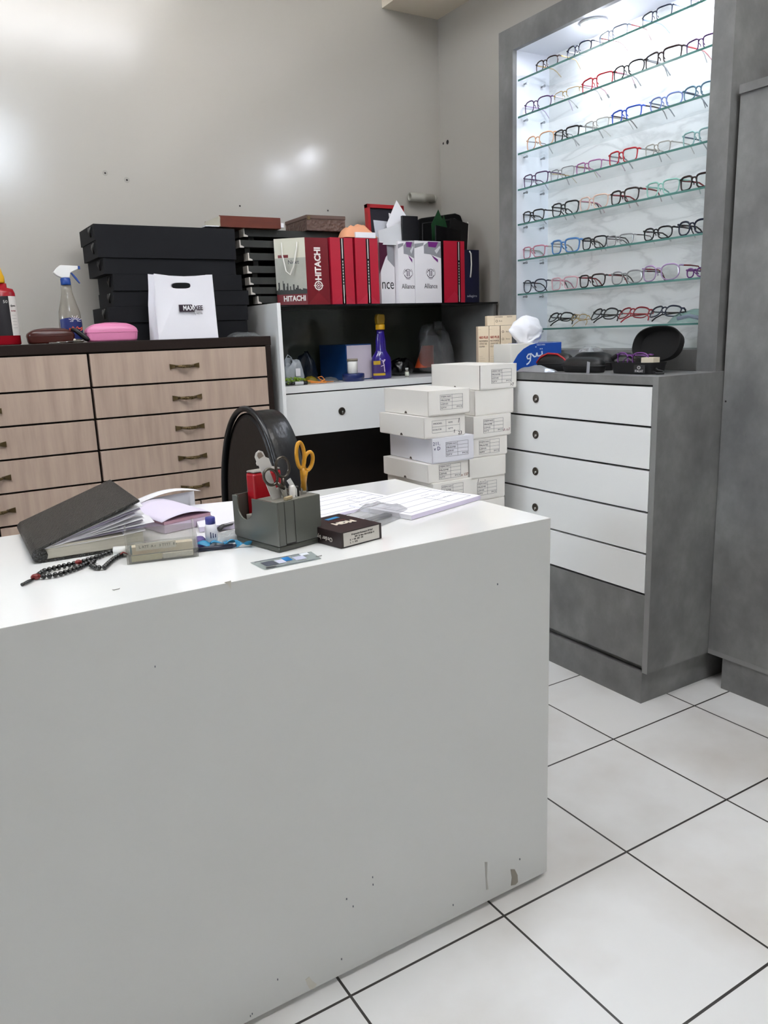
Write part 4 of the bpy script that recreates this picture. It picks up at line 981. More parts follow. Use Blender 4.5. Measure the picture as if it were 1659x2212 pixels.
b = MB(); pts = [(-.125, 0), (.095, 0), (.095, .345), (.085, .368), (.06, .375), (-.10, .352), (-.12, .34)]; b.prism(pts, 0, .035, FRONT(0, .035, 0)); b.build('shell', blackf, t, bevel=.006)
b = MB(); b.tube([(x, -.001, z) for x, z in [(-.105, .02), (-.1, .33), (.055, .352), (.075, .34), (.078, .02)]], .003, 6); b.build('zip_piping', mat('zip_black', '#1c1c1e', .5), t, True)
# orange cloth on the red bags
t = thing('orange_cloth', 'peach orange cloth bundle on top of the red gift bags', 'cloth', (1.54, 2.672, ST+.2375), 0)
fo = crumple(.14, .07, .045, 21); b = MB(); b.grid(fo, 16, 12); b.grid(lambda u, v: (fo(u, v)[0], fo(u, v)[1], .0002), 16, 12); b.build('cloth', mat('cloth_orange', '#e3a27c', .8), t)
t = thing('white_packet', 'white paper packet tucked in front of the orange cloth', 'packet', (1.553, 2.628, ST+.2375), -.03); MB().box(-.042, .042, 0, .01, -.002, .018, .001).build('paper', paper, t)

# ================================================================ TRAYS
trm = mat('display_tray_black', '#0c0e13', .75, spec=.3); bump(trm, 500, .4, .0006)
trd = mat('display_tray_dark', '#1b1d20', .6); noise_col(trd, ['#15171a', '#33352f'], 16)
clipm = mat('tray_corner_clip', '#c9c3bb', .5); hook = mat('tray_clip_dark', '#4a4a48', .35, metal=.4)
TLW = [(.599, 1.066, 1.449), (.601, 1.061, 1.399), (.616, 1.060, 1.347), (.640, 1.076, 1.297), (.636, 1.098, 1.245), (.614, 1.092, 1.196), (.609, 1.089, 1.145)]
ORDT = ['topmost', 'second from the top', 'third from the top', 'fourth from the top', 'fifth from the top', 'sixth from the top', 'lowest']
zprev = 1.0875
for i in range(6, -1, -1):
    x0, x1, zt_ = TLW[i]; z0 = zprev+.0008; w = x1-x0
    t = thing('display_tray', 'black eyeglass tray, %s in the stack on the chest' % ORDT[i], 'tray', (x0, 2.68+(.008, 0, .004, .0, .006, .002, .008)[i], z0), (.0, -.006, .008, .0, -.01, .006, 0)[i], 'black display trays on the drawer chest')
    hh = zt_-z0; D_ = .215
    b = MB(); b.box(0, w, 0, D_, 0, .006); b.box(0, w, 0, .006, .006, hh); b.box(0, w, D_-.006, D_, .006, hh); b.box(0, .006, .006, D_-.006, .006, hh); b.box(w-.006, w, .006, D_-.006, .006, hh)
    b.box(.006, w-.006, .006, D_-.006, hh-.008, hh-.006)
    b.build('tray_body', trm, t)
    MB().tube([(-.003, .03, hh*.88), (-.006, .036, hh*.6), (-.003, .042, hh*.3), (-.006, .05, hh*.62), (-.003, .056, hh*.85)], .0028, 6).build('corner_clip', hook, t, True)
    zprev = zt_
TR2 = [(a_*1.023, 1.08+(b_-1.08)*1.023, 1.08+(c_-1.08)*1.023) for a_, b_, c_ in [(1.087, 1.447, 1.425), (1.070, 1.411, 1.388), (1.098, 1.369, 1.347), (1.092, 1.326, 1.304), (1.096, 1.288, 1.266), (1.100, 1.255, 1.232), (1.122, 1.224, 1.198)]]
ORD2 = ['topmost', 'second from top', 'third from top', 'fourth from top', 'fifth from top', 'sixth from top', 'lowest']
for i in range(6, -1, -1):
    x0, zt_, zb = TR2[i]; zb2 = TR2[i+1][1]+.0004 if i < 6 else ST+.0002
    t = thing('flat_tray', 'dark flat eyeglass tray, %s in the stack behind the bags' % ORD2[i], 'tray', (x0, 2.722, zb2), 0, 'dark flat trays behind the bags')
    w = 1.505-x0; b = MB(); hh = zt_-zb2
    b.box(.002, w, .004, .24, hh-.024, hh, .001); b.box(.03, .05, .03, .21, 0, hh-.0242); b.box(w-.05, w-.03, .03, .21, 0, hh-.0242); b.build('tray_body', trd, t)
    b = MB(); b.prism([(0, hh), (-.0, hh-.026), (.016, hh-.026), (.016, hh-.022), (.005, hh-.018), (.004, hh)], 0, .004, FRONT(0, .0042, 0)); b.box(0, .0018, .0042, .04, hh-.026, hh); b.build('corner_clip', clipm, t)
t = thing('wood_tray', 'long reddish brown wooden tray with pale end on top of the dark trays', 'tray', (1.02, 2.70, 1.4562), -.02)
wdm = mat('red_brown_wood', '#5c2413', .35); noise_col(wdm, ['#4d1c0f', '#6d2c18'], 20, (.6, 4, 4))
b = MB(); b.box(0, .225, 0, .006, 0, .037, .001); b.box(0, .225, .154, .16, 0, .037, .001); b.box(0.004, .225, .0062, .1538, 0, .004); b.box(.218, .2245, .0062, .1538, .004, .037); b.build('tray_body', wdm, t)
MB().box(-.002, .003, .0, .155, .001, .034).build('pale_end', mat('tray_end_paper', '#b9b5a4', .6), t); MB().box(-.05, -.0025, .0, .14, .0, .003).build('pale_lining', paper, t)
MB().box(.2255, .2375, .0, .012, .004, .02, .002).build('white_latch', paper, t)
t = thing('carved_box', 'brown carved wooden box on top of the dark trays beside the reddish tray', 'box', (1.352, 2.705, 1.4562), -.02)
carv = mat('carved_wood', '#5a4238', .5); noise_col(carv, ['#4c362e', '#6a5045'], 40); 
vo = N(carv, 'ShaderNodeTexVoronoi'); vo.inputs['Scale'].default_value = 90; tcv = N(carv, 'ShaderNodeTexCoord'); L(carv, tcv.outputs['Object'], vo.inputs['Vector']); bpv = N(carv, 'ShaderNodeBump'); bpv.inputs['Strength'].default_value = .9; bpv.inputs['Distance'].default_value = .004; L(carv, vo.outputs['Distance'], bpv.inputs['Height']); L(carv, bpv.outputs['Normal'], P(carv).inputs['Normal'])
plainw = mat('carved_box_lid', '#5c463c', .45)
MB().box(0, .158, 0, .19, 0, .040, .001).build('box_body', carv, t); MB().box(-.0015, .1595, -.0015, .1915, .0402, .054, .002).build('lid', plainw, t)
MB().box(.002, .014, -.004, -.0003, .036, .05, .001).build('catch', bronze, t)

# ================================================================ ON THE DRAWER CHEST
CT = 1.0876
# shampoo-like bottle at the left edge
pb = on_y(14, 742, 2.62); t = thing('red_bottle', 'red bottle with yellow cap and dark label at the left edge', 'bottle', (pb.x+.002, 2.63, CT), 0); t.scale = (1, 1, .90)
redp = mat('bottle_red', '#9a0f1f', .22); yel = mat('cap_yellow', '#d7a312', .35); labm = mat('bottle_label_dark', '#17141a', .4)
b = MB(); b.lathe([(.030, 0), (.0325, .003), (.0325, .165), (.029, .178), (.017, .183), (.0165, .196), (0, .196)], 28, sx=1.25, sy=.8); b.build('bottle_body', redp, t, True)
MB().lathe([(.0165, .1965), (.0175, .2), (.0175, .218), (.0155, .222), (.010, .246), (.0055, .25), (0, .25)], 24).build('cap', yel, t, True)
b = MB(); b.grid(lambda u, v: (.0414*math.cos(-PI+PI*u*.66), .0266*math.sin(-PI+PI*u*.66), .03+.125*v), 14, 2); b.build('label_band', labm, t)
b = MB(); b.grid(lambda u, v: (.0417*math.cos(-PI*.36+PI*.26*u), .0269*math.sin(-PI*.36+PI*.26*u), .03+.125*v), 8, 2); b.build('label_panel', cm('#d8d3cf', .5), t)
text('50', .013, cm('#d8d3cf', .5), FR((.008, -.0272, .137), (1, 0, 0), (0, 0, 1)), t); text('dove', .012, cm('#2a2a30', .5), FR((.0275, -.0212, .125), (.75, .55, 0), (0, 0, 1)), t, width=.017); text('ULTRA', .007, cm('#9a3040', .5), FR((.0275, -.0212, .108), (.75, .55, 0), (0, 0, 1)), t, width=.016)
for i in range(5): text('-----', .006, cm('#55555c', .5), FR((.0275, -.0212, .095-.01*i), (.75, .55, 0), (0, 0, 1)), t, width=.015)
# spray bottle
pb = on_y(146, 737, 2.66); t = thing('spray_bottle', 'clear spray bottle with white and blue trigger head on the drawer chest', 'spray bottle', (pb.x+.018, 2.675, CT), 0); t.scale = (1, 1, .955)
clb = clear('bottle_clear', '#dedad2', rough=.06, opac=.5, body='#aaa69c')
b = MB(); b.lathe([(.028, 0), (.0305, .004), (.031, .06), (.028, .1), (.022, .125), (.0165, .15), (.014, .165), (.0135, .183)], 26, sx=1.12, sy=.75); b.build('bottle_body', clb, t, True)
blu = mat('trigger_blue', '#12408f', .35); wpl = mat('trigger_white', '#e3e3e1', .35)
MB().lathe([(.0145, .1835), (.015, .186), (.015, .203), (.012, .206)], 20).build('collar', blu, t, True)
b = MB(); b.prism([(-.024, .212), (-.012, .206), (.012, .206), (.016, .222), (.040, .233), (.040, .243), (-.012, .245), (-.022, .236), (-.034, .222)], -.009, .009, FRONT(0, 0, 0)); b.build('trigger_head', wpl, t, bevel=.002)
b = MB(); b.prism([(.016, .222), (.022, .222), (.034, .206), (.043, .189), (.040, .188), (.028, .204)], -.004, .004, FRONT(0, 0, 0)); b.build('trigger', blu, t, bevel=.001); MB().box(.0402, .047, -.005, .005, .233, .243, .001).build('nozzle', blu, t)
b = MB(); b.grid(lambda u, v: (.0351*math.cos(-PI*.86+PI*.72*u), .0236*math.sin(-PI*.86+PI*.72*u), .012+(.062+.006*math.sin(PI*u))*v), 14, 4); b.build('label', mat('spray_label_blue', '#1d2c6a', .4), t)
orr = cm('#d0532a', .5); whs = cm('#e6e6ea', .5)
fs = [[(-.024, .004), (-.026, -.004), (-.018, -.009), (-.010, -.004), (-.010, .005)], [(-.010, .003), (-.004, .003), (.0, .009), (.004, .003), (.010, .003)], [(.010, .003), (.013, .009), (.017, .005), (.014, .002), (.022, .003)], [(.022, .003), (.026, .007), (.026, -.001), (.021, -.004)]]
strokes(fs, .0016, orr, FR((.001, -.0250, .042), (1, 0, 0), (0, 0, 1)), t)
b = MB()
for k in range(9): b.box(-.0006, .0006, .006, .016+.004*(k % 2), 0, .0004, 0, FR((.010, -.0252, .068), (1, 0, 0), (0, 0, 1)) @ RZ(-1.6+k*.4))
b.build('sun_rays', whs, t)
# pink and brown cases
def domed_case(name, label, x, y, L_, D_, H_, rz, m, group):
    t = thing(name, label, 'eyeglass case', (x, y, CT), rz, group)
    def f(top):
        def g_(u, v):
            th = 2*PI*u; c, s_ = math.cos(th), math.sin(th); k = 4.5
            if top: r_ = max(0, 1-v**2.6)**.42; zz = H_*.5+H_*.5*v*(1-.28*abs(c)**6)
            else: r_ = .93+.07*(v**.5); zz = H_*.48*v
            return (math.copysign(abs(c)**(2/k), c)*L_/2*(r_ if not top else (.3+.7*r_ if v < .999 else .3)), math.copysign(abs(s_)**(2/k), s_)*D_/2*r_, zz)
        return g_
    b = MB(); b.grid(f(False), 36, 4, wrap=True); b.bm.faces.new([v for v in b.bm.verts if v.co.z < 1e-6]); b.build('base', m, t, True)
    b = MB(); b.grid(f(True), 36, 10, wrap=True); b.build('lid', m, t, True)
    b = MB(); b.tube([(p[0], p[1], H_*.49) for p in (f(False)(i/36, 1) for i in range(36))], .0012, 6, closed=True); b.build('seam', m, t, True)
    return t
pp = on_y(245, 734, 2.595); domed_case('eyeglass_case', 'pink hard eyeglass case on the drawer chest', pp.x, 2.612, .158, .062, .058, 0, mat('case_pink', '#d982ab', .3), 'hard cases on the drawer chest')
pp = on_y(112, 736, 2.60); domed_case('eyeglass_case', 'dark brown hard eyeglass case on the drawer chest', pp.x, 2.612, .135, .058, .046, 0, mat('case_brown', '#3f120b', .3), 'hard cases on the drawer chest')
t = thing('black_strap', 'black strap draped between the brown and pink cases', 'strap', (on_y(170, 725, 2.6).x, 2.598, CT), 0)
MB().tube([(-.018, .012, .040), (-.006, .004, .036), (.008, -.004, .022), (.02, -.008, .010), (.028, -.008, .006)], [.005, .007, .008, .008, .005], 8, flat=.5).build('strap', blackp, t, True)
t = thing('key_bunch', 'small bunch of silvery keys in front of the brown case', 'keys', (on_y(140, 738, 2.59).x, 2.577, CT), 0)
b = MB()
for k, (x, a_) in enumerate(((-.035, .2), (-.012, -.1), (.016, .35), (.034, .1))):
    b.box(-.014, .012, -.0022, .0022, .001+.0012*k, .003+.0012*k, 0, T(x, 0, 0) @ RZ(a_)); b.lathe([(.0028, .001+.0012*k), (.006, .001+.0012*k), (.006, .003+.0012*k), (.0028, .003+.0012*k)], 12, T(x+.016*math.cos(a_), .016*math.sin(a_), 0))
b.build('keys', chrome, t); MB().sphere((.026, -.003, .008), .004, 10, 8).build('charm', cm('#c9c2b4', .3), t, True)
# white carrier bag
t = thing('carrier_bag', 'white paper carrier bag with cut-out handle standing in front of the black trays', 'bag', (.84, 2.583, CT), 0)
h_ = .202; wB, wT = .100, .096
hs = oval(.030, .0085, 3.2, 24)
b2 = bmesh.new()
def sheet(y_of, x_sh=0, hx0=-.012, hz0=.83):
    """front sheet with a slotted handle hole, gently bowed"""
    vs = []; 
    b = MB(); outer = []
    per = [(-wB, 0), (-wB*.5, 0), (0, 0), (wB*.5, 0), (wB, 0), (wB-.002*1, h_*.3), (wB-.004, h_*.55), (wT-.004, h_*.8), (wT-.004, h_), (wT*.5, h_-.004), (0, h_-.006), (-wT*.5, h_-.004), (-wT+.0, h_+.002), (-wT, h_*.8), (-wB, h_*.55), (-wB, h_*.3)]
    hc = (hx0, h_*hz0); P2 = []
    for i in range(len(per)):
        a_, e_ = per[i], per[(i+1) % len(per)]
        P2 += [(a_[0]+(e_[0]-a_[0])*j/6, a_[1]+(e_[1]-a_[1])*j/6) for j in range(6)]
    per = P2; n_ = len(per); hol = []
    for p in per:
        a_ = math.atan2((p[1]-hc[1])/.0085*.03, p[0]-hc[0]); a_ = math.atan2(math.sin(a_)*.0085/.03, math.cos(a_)); ca, sa = math.cos(a_), math.sin(a_)
        r_ = 1/max((abs(ca/.032)**3.2+abs(sa/.0095)**3.2)**(1/3.2), 1e-6); hol.append((hc[0]+r_*ca, hc[1]+r_*sa))
    O = [b.bm.verts.new((p[0]+x_sh, y_of(p[1]), p[1])) for p in per]; I = [b.bm.verts.new((p[0]+x_sh, y_of(p[1]), p[1])) for p in hol]
    for i in range(n_): b.bm.faces.new((O[i], O[(i+1) % n_], I[(i+1) % n_], I[i]))
    return b
bagm = mat('carrier_white', '#e9e8ee', .5)
sheet(lambda z: -.0+.004*math.sin(PI*z/h_)).build('front_sheet', bagm, t, solid=.0008)
sheet(lambda z: .052-.034*(z/h_), -.014, .012, .832).build('back_sheet', bagm, t, solid=.0008)
b = MB()
for sx in (-1, 1):
    fn = lambda u, v, sx=sx: (sx*(wB-.004*v)-(.014*u if True else 0)+sx*(-.012*math.sin(PI*u)*v), .001+(.050-.034*v)*u, h_*v)
    b.grid(fn, 6, 6, smooth=False)
b.grid(lambda u, v: (-wB+2*wB*u-.014*v, .001+.05*v, .0006), 2, 2)
b.build('gussets', bagm, t, solid=.0006)
text('MAX', .021, cm('#efeff2', .5), FRONT(.004, -.0062, .096), t, width=.036, bold=.0006); text('XEE', .021, cm('#2b1a2a', .5), FRONT(.038, -.0058, .096), t, width=.03, bold=.0006)
MB().prism([(-.026, -.011), (.025, -.011), (.017, .0115), (-.027, .0115)], 0, .0004, FRONT(.0, -.0055, .096)).build('logo_block', cm('#2b1a2a', .5), t); text('By HOYA', .009, cm('#3a3a3e', .5), FRONT(.036, -.0052, .079), t, width=.028)
t = thing('film_packet', 'small clear packet lying at the right end of the drawer chest top', 'packet', (1.04, 2.61, CT), 0)
f3 = crumple(.105, .06, .014, 31); b = MB(); b.grid(f3, 14, 10); b.grid(lambda u, v: (f3(u, v)[0], f3(u, v)[1], .0003), 14, 10); b.build('film', film_d, t); MB().box(-.035, .03, -.012, .012, .0008, .006, .001).build('contents', cm('#4c5040', .5), t)

# ================================================================ INSIDE THE OPEN SHELF
Z5 = .9091
t = thing('blue_box', 'blue box with pale lilac end on the open shelf', 'box', (1.487, 2.70, Z5), .03)
bb = mat('box_blue', '#0f3f7a', .4)
hx_ = on_y(742, 745, 2.69).z-Z5; MB().box(0, .115, .0005, .21, 0, hx_, .001).build('carton', bb, t); MB().box(.0035, .1145, -.0012, 0, .004, hx_-.004).build('pale_end', mat('box_lilac', '#c3bac6', .5), t)
pt = on_y(767, 830, 2.645); t = thing('blue_tin', 'round blue tin standing at the front of the open shelf', 'tin', (pt.x, 2.655, Z5), 0)
MB().lathe([(.040, 0), (.041, .001), (.041, .0115), (.0415, .0118)], 36).build('base', mat('tin_blue', '#16265f', .35), t, True); MB().lathe([(.0418, .012), (.0422, .0125), (.0422, .026), (.0405, .028), (0, .028)], 36).build('lid', MATS['tin_blue'], t)
t = thing('white_jar', 'white jar with a tan lid on the blue tin', 'jar', (pt.x-.002, 2.655, Z5+.0285), 0)
MB().lathe([(.0185, 0), (.0195, .001), (.0195, .044), (.018, .046)], 28).build('jar_body', cm('#e6e5e0', .35), t, True); MB().lathe([(.0212, .0462), (.0212, .0535), (.020, .0545), (0, .0545)], 28).build('lid', cm('#8f8778', .45), t)
ps = on_y(828, 824, 2.66); t = thing('purple_spray_bottle', 'purple spray bottle with yellow top on the open shelf', 'spray bottle', (ps.x+.004, 2.676, Z5), 0); t.scale = (1.22, 1.15, 1.1)
pu = mat('bottle_purple', '#2a1a78', .15, spec=.6); pu2 = MATS['bottle_purple']
MB().lathe([(.031, 0), (.033, .003), (.033, .055), (.031, .075), (.021, .092), (.0175, .1), (.0165, .135), (.013, .155), (.0125, .17)], 28, sx=1.05, sy=.75).build('bottle_body', pu, t, True)
MB().lathe([(.0145, .1702), (.015, .172), (.015, .186), (.0135, .188)], 20).build('collar', yel, t, True)
b = MB(); b.prism([(-.014, .188), (.012, .188), (.015, .205), (.014, .222), (-.012, .224), (-.016, .21)], -.010, .010, FRONT(0, 0, 0)); b.build('trigger_head', mat('trigger_amber_shaded', '#8a6a0a', .35), t, bevel=.004)  # yellow head darkened: shadow under the glass top put into the colour
b = MB(); b.grid(lambda u, v: (.0352*math.cos(-PI*.93+PI*.42*u), .0252*math.sin(-PI*.93+PI*.42*u), .014+.05*v), 8, 3); b.build('label', cm('#3a2466', .4), t)
b = MB(); b.grid(lambda u, v: (.0355*math.cos(-PI*.93+PI*.42*u), .0255*math.sin(-PI*.93+PI*.42*u), .012+.008*v), 8, 1); b.grid(lambda u, v: (.0355*math.cos(-PI*.9+PI*.25*u), .0255*math.sin(-PI*.9+PI*.25*u), .05+.013*v), 8, 1); b.build('label_band', cm('#b9971e', .4), t)
M_ = FR((-.010, -.0262, .04), (1, -.25, 0), (0, 0, 1)); strokes([[(.006, .028), (.001, .018), (.004, .010), (.006, -.016)], [(-.003, .026), (.003, .018), (.009, .027)], [(-.006, .004), (.005, .008)]], .0013, cm('#d6c6dc', .5), M_, t)
pv = on_y(880, 818, 2.67); t = thing('vial', 'tiny glass vial with white label on the open shelf', 'vial', (pv.x, 2.672, Z5), 0)
MB().lathe([(.0075, 0), (.008, .001), (.008, .021), (.005, .025), (.005, .028)], 18).build('glass', clb, t, True); MB().lathe([(.0083, .004), (.0083, .019)], 18).build('label', cm('#cfd2c4', .6), t); MB().lathe([(.0062, .0282), (.0062, .035), (0, .035)], 16).build('cap', cm('#b9b9ba', .3), t)
def soft_bag(name, label, cat, x, y, z, w, d, h, m, seed, rz=0, group=None, part='film'):
    r_ = random.Random(seed); ph = [r_.uniform(0, 6.28) for _ in range(10)]
    t = thing(name, label, cat, (x, y, z), rz, group)
    def f(u, v):
        th = 2*PI*u; k = (.86, .98, 1.0, .98, .94, .86, .74, .5, .03)[min(8, int(v*8+.001))]
        rr_ = k*(1+.13*math.sin(3*th+ph[0]+2*v)+.09*math.sin(5*th+ph[1]-4*v)+.06*math.sin(9*th+ph[2]+9*v))
        return (w/2*rr_*math.cos(th), d/2*rr_*math.sin(th), h*(0, .1, .3, .5, .68, .84, .95, 1.0, .98)[min(8, int(v*8+.001))]*(1+.12*math.sin(2*th+ph[3])*(v > .1)+.07*math.sin(5*th+ph[4])*(v > .4))+.0003)
    b = MB(); b.grid(f, 26, 8, wrap=True); b.bm.faces.new([vv for vv in b.bm.verts if vv.co.z < .00035]); o = b.build(part, m, t, True, sub=1); dm = o.modifiers.new('crease', 'DISPLACE'); dm.texture = tx; dm.strength = .012; dm.mid_level = .75
    return t
pk = on_y(638, 812, 2.68); whb = clear('white_bag_film', '#dfe2e6', rough=.15, opac=.72, body='#bcc3c9')
t = soft_bag('plastic_bag', 'crumpled white plastic bag at the left end of the open shelf', 'bag', pk.x+.005, 2.72, Z5, .085, .08, .085, whb, 3)
MB().tube([(-.03, -.01, .06), (-.03, -.012, .09), (-.018, -.012, .108), (-.004, -.01, .098), (.004, -.012, .07)], .004, 8, flat=.4).build('handle_loop', whb, t, True); MB().box(-.008, .012, -.0425, -.042, .03, .058, 0, RZ(.1)).build('paper_slip', paper, t)
pk = on_y(690, 812, 2.75); soft_bag('dark_bag', 'dark translucent bag between the white bag and blue box', 'bag', pk.x-.03, 2.80, Z5, .085, .08, .105, clear('dark_bag_film', '#8f99a6', rough=.15, opac=.75, body='#1a222e'), 5)
pk = on_y(640, 828, 2.63)
t = thing('rubber_bands', 'heap of lime green rubber bands at the front of the open shelf', 'rubber bands', (pk.x+.006, 2.668, Z5), 0); b = MB(); r_ = random.Random(6)
for k in range(70):
    x, y, z = r_.uniform(-.034, .034), r_.uniform(-.02, .02), r_.uniform(.006, .024); a_ = r_.uniform(0, 6.28); l_ = r_.uniform(.008, .018)
    z = min(z, .026-.5*abs(x)*.5)
    b.tube([(x, y, z), (x+l_*.5*math.cos(a_), y+l_*.5*math.sin(a_), z+r_.uniform(.001, .006)), (x+l_*math.cos(a_), y+l_*math.sin(a_), max(.002, z-r_.uniform(0, .006)))], .0013, 5)
o = b.build('bands', mat('lime_rubber', '#8fb52a', .5), t); o['kind'] = 'stuff'
MB().box(-.036, .036, -.02, .018, 0, .009, .003).build('backing', blackp, t)
pk = on_y(650, 832, 2.625); t = thing('marker_pen', 'silver and black marker pen lying before the lime bands', 'pen', (pk.x, 2.63, Z5+.0066), -.03)
MB().tube([(-.022, 0, 0), (.012, 0, 0)], .0062, 12).build('barrel', cm('#c3c4c6', .35), t); MB().tube([(.0122, 0, 0), (.028, 0, 0)], .0068, 12).build('cap', blackp, t); MB().tube([(-.034, 0, 0), (-.0222, 0, 0)], .005, 12).build('tail', blackp, t)
pk = on_y(695, 828, 2.64); t = thing('orange_strap', 'tangled orange strap lying on the open shelf', 'strap', (pk.x, 2.655, Z5), 0)
MB().tube([(-.045, .01, .012), (-.02, .0, .006), (.0, -.006, .004), (.018, -.006, .012), (.012, .004, .024), (-.004, .006, .022), (.006, -.002, .01), (.03, -.01, .0035), (.055, -.004, .003)], .003, 6, flat=.5).build('strap', mat('strap_orange', '#d9822a', .6), t, True); MB().tube([(-.04, -.004, .005), (-.01, -.010, .004), (.02, -.014, .003)], .0028, 6).build('strap_end', MATS['strap_orange'], t, True)
pk = on_y(668, 808, 2.70); t = thing('yellow_packet', 'small mustard yellow packet behind the orange strap', 'packet', (pk.x+.01, 2.712, Z5), .2); f4 = crumple(.055, .04, .022, 13); b = MB(); b.grid(f4, 10, 8); b.grid(lambda u, v: (f4(u, v)[0], f4(u, v)[1], .0003), 10, 8); b.build('packet', cm('#7a6a12', .5), t)
pk = on_y(725, 822, 2.66); t = thing('grey_packet', 'flat greyish clear packet beside the blue tin', 'packet', (pk.x-.004, 2.702, Z5), .1); f5 = crumple(.07, .05, .016, 17); b = MB(); b.grid(f5, 10, 8); b.grid(lambda u, v: (f5(u, v)[0], f5(u, v)[1], .0003), 10, 8); b.build('film', film_d, t)
pk = on_y(880, 815, 2.75); soft_bag('black_bag', 'shiny black plastic bag behind the tiny vial', 'bag', pk.x-.0, 2.80, Z5, .11, .09, .065, mat('black_film', '#050507', .25), 8)
pk = on_y(950, 815, 2.75); t = soft_bag('translucent_bag', 'large translucent bag with an orange item inside, at the back of the open shelf', 'bag', pk.x+.03, 2.83, Z5, .17, .13, .19, clear('hazy_bag_film', '#dcdcdc', rough=.2, opac=.3, body='#a5a5a8'), 12)
MB().grid(lambda u, v: (-.06+.045*math.cos(2*PI*u)*(1-.4*v)+.02*v, .03*math.sin(2*PI*u)*(1-.3*v)-.01, .025+.09*v), 14, 5, wrap=True).build('orange_item', mat('item_orange', '#c2481a', .5), t, True)
# ================================================================ CHAIR
t = thing('office_chair', 'black leather chair with rounded back and ribbed rim behind the desk', 'chair', (.805, 2.02, 0), math.radians(-78))
def bo(u, v, off=0):   # outline of the back, arched top
    pass
hwid, zb_, ztp = .145, .46, .888
out = []
for i in range(41):
    th = PI*i/40; out.append((hwid*math.cos(th)*1.0, ztp-.32+.32*math.sin(th)**.9 if 0 < i < 40 else ztp-.32))
out = [(hwid*.93, zb_), (hwid*.99, zb_+.06)]+out+[(-hwid*.99, zb_+.06), (-hwid*.93, zb_)]
ins = [(x*.92, zb_+.02+(z-zb_)*.945) for x, z in out]
b = MB(); b.prism(ins, -.028, .0, FRONT(0, -.0, 0), True); b.build('back_cushion', leather, t, bevel=.012, M=T(0, -.012, 0))
b = MB(); b.prism(ins, 0, .03, FRONT(0, .085, 0), True); b.build('back_shell', leather, t)
b = MB()
# pleated rim between cushion and shell
k = len(out)
def rim(u, v):
    f = u*(k-1); i = min(int(f), k-2); fr = f-i
    x = out[i][0]+(out[i+1][0]-out[i][0])*fr; z = out[i][1]+(out[i+1][1]-out[i][1])*fr
    xi = ins[i][0]+(ins[i+1][0]-ins[i][0])*fr; zi_ = ins[i][1]+(ins[i+1][1]-ins[i][1])*fr
    pl = .0022*math.sin(u*300)*math.sin(PI*v)
    s_ = (0, .55, .9, 1.0, .96, 1.0, .92, .6, 0)[min(8, int(v*8+.001))]+pl*10*(0 < v < 1)
    y = -.010+.095*v
    return (xi+(x-xi)*s_, y, zi_+(z-zi_)*s_)
b.grid(rim, 160, 8); b.build('pleated_rim', leather_r, t, True)
b = MB(); b.tube([(ins[i][0]*1.07, -.012, zb_+.03+(ins[i][1]-zb_-.03)*1.03) for i in range(len(ins))], .008, 8); b.build('piping', leather_r, t, True)
MB().box(-.21, .21, -.42, .02, .42, .50, .03, seg=3).build('seat', leather, t, True)
b = MB(); b.box(-.03, .03, .06, .075, .40, .62, .004); b.box(-.03, .03, -.2, .075, .395, .415, .004); b.build('back_bracket', blackp, t)
MB().lathe([(.028, .1), (.028, .3), (.02, .3), (.02, .41)], 18, T(0, -.2, 0)).build('gas_post', chrome_d, t, True)
for i in range(5):
    a_ = 2*PI*i/5+.3; l_ = MB().tube([(0, -.2, .10), (.14*math.cos(a_), -.2+.14*math.sin(a_), .085), (.27*math.cos(a_), -.2+.27*math.sin(a_), .062)], [.024, .02, .014], 10).build('leg', blackp, t, True)
    MB().lathe([(.024, -.01), (.026, 0), (.024, .01)], 14, T(.27*math.cos(a_), -.2+.27*math.sin(a_), .0262) @ RZ(a_) @ RX(PI/2)).build('caster', blackp, l_)

# ================================================================ ON THE DESK
D = DZ+.0006
def dz(x, y): return on_z(x, y, DZ)
# pen organiser
olive = mat('organiser_grey', '#575953', .22, spec=.5, coat=.2); dust = mat('organiser_dusty_top', '#6f6c64', .8); noise_col(dust, ['#5d5b53', '#807c73'], 30)
O0 = dz(603, 1196)
ORZ = math.radians(13)
t = thing('pen_organiser', 'dark grey plastic desk organiser holding scissors and pens', 'organiser', (O0.x+.002, O0.y+.002, D), ORZ)
w_, d_, h_ = .089, .124, .081
MB().box(-.001, w_+.001, -.001, d_+.001, 0, .0085, .002).build('base', mat('organiser_base', '#3d3f39', .35), t)
wl = .003
side = [(0, .009), (d_, .009), (d_, h_-.002)] + [(d_*.86, h_-.002)] + [(d_*.86-.033*.5+.033*.5*math.cos(PI-PI*i/10)*-1, 0) for i in ()] 
nc, nr = d_*.72, .021
side = [(0, .009), (d_, .009), (d_, h_-.001), (nc+nr, h_-.001)] + [(nc+nr*math.cos(PI*i/12), h_-.018-nr*math.sin(PI*i/12)) for i in range(13)] + [(nc-nr, h_-.001), (0, h_)]
b = MB(); b.prism(side, 0, wl, FR((0, 0, 0), (0, 1, 0), (0, 0, 1)))
b.box(wl, w_, 0, wl, .009, h_); b.box(w_-wl, w_, wl, d_, .009, h_); b.box(wl, w_-wl, d_-wl, d_, .009, h_-.001)
b.box(wl, w_-wl, .056, .0585, .009, h_-.001); b.build('body', olive, t, bevel=.0006)
b = MB(); b.box(wl, w_-wl, wl, .056, h_-.004, h_-.0002); b.build('dusty_top', dust, t)
MB().box(.0145, .0152, -.0005, 0, .010, h_-.001).build('seam', dark_gap, t); MB().box(.0342, .0349, -.0005, 0, .010, h_-.001).build('seam', dark_gap, t); MB().box(.0147, .0345, -.0007, 0, .0095, .0115).build('drawer_slot', dark_gap, t)
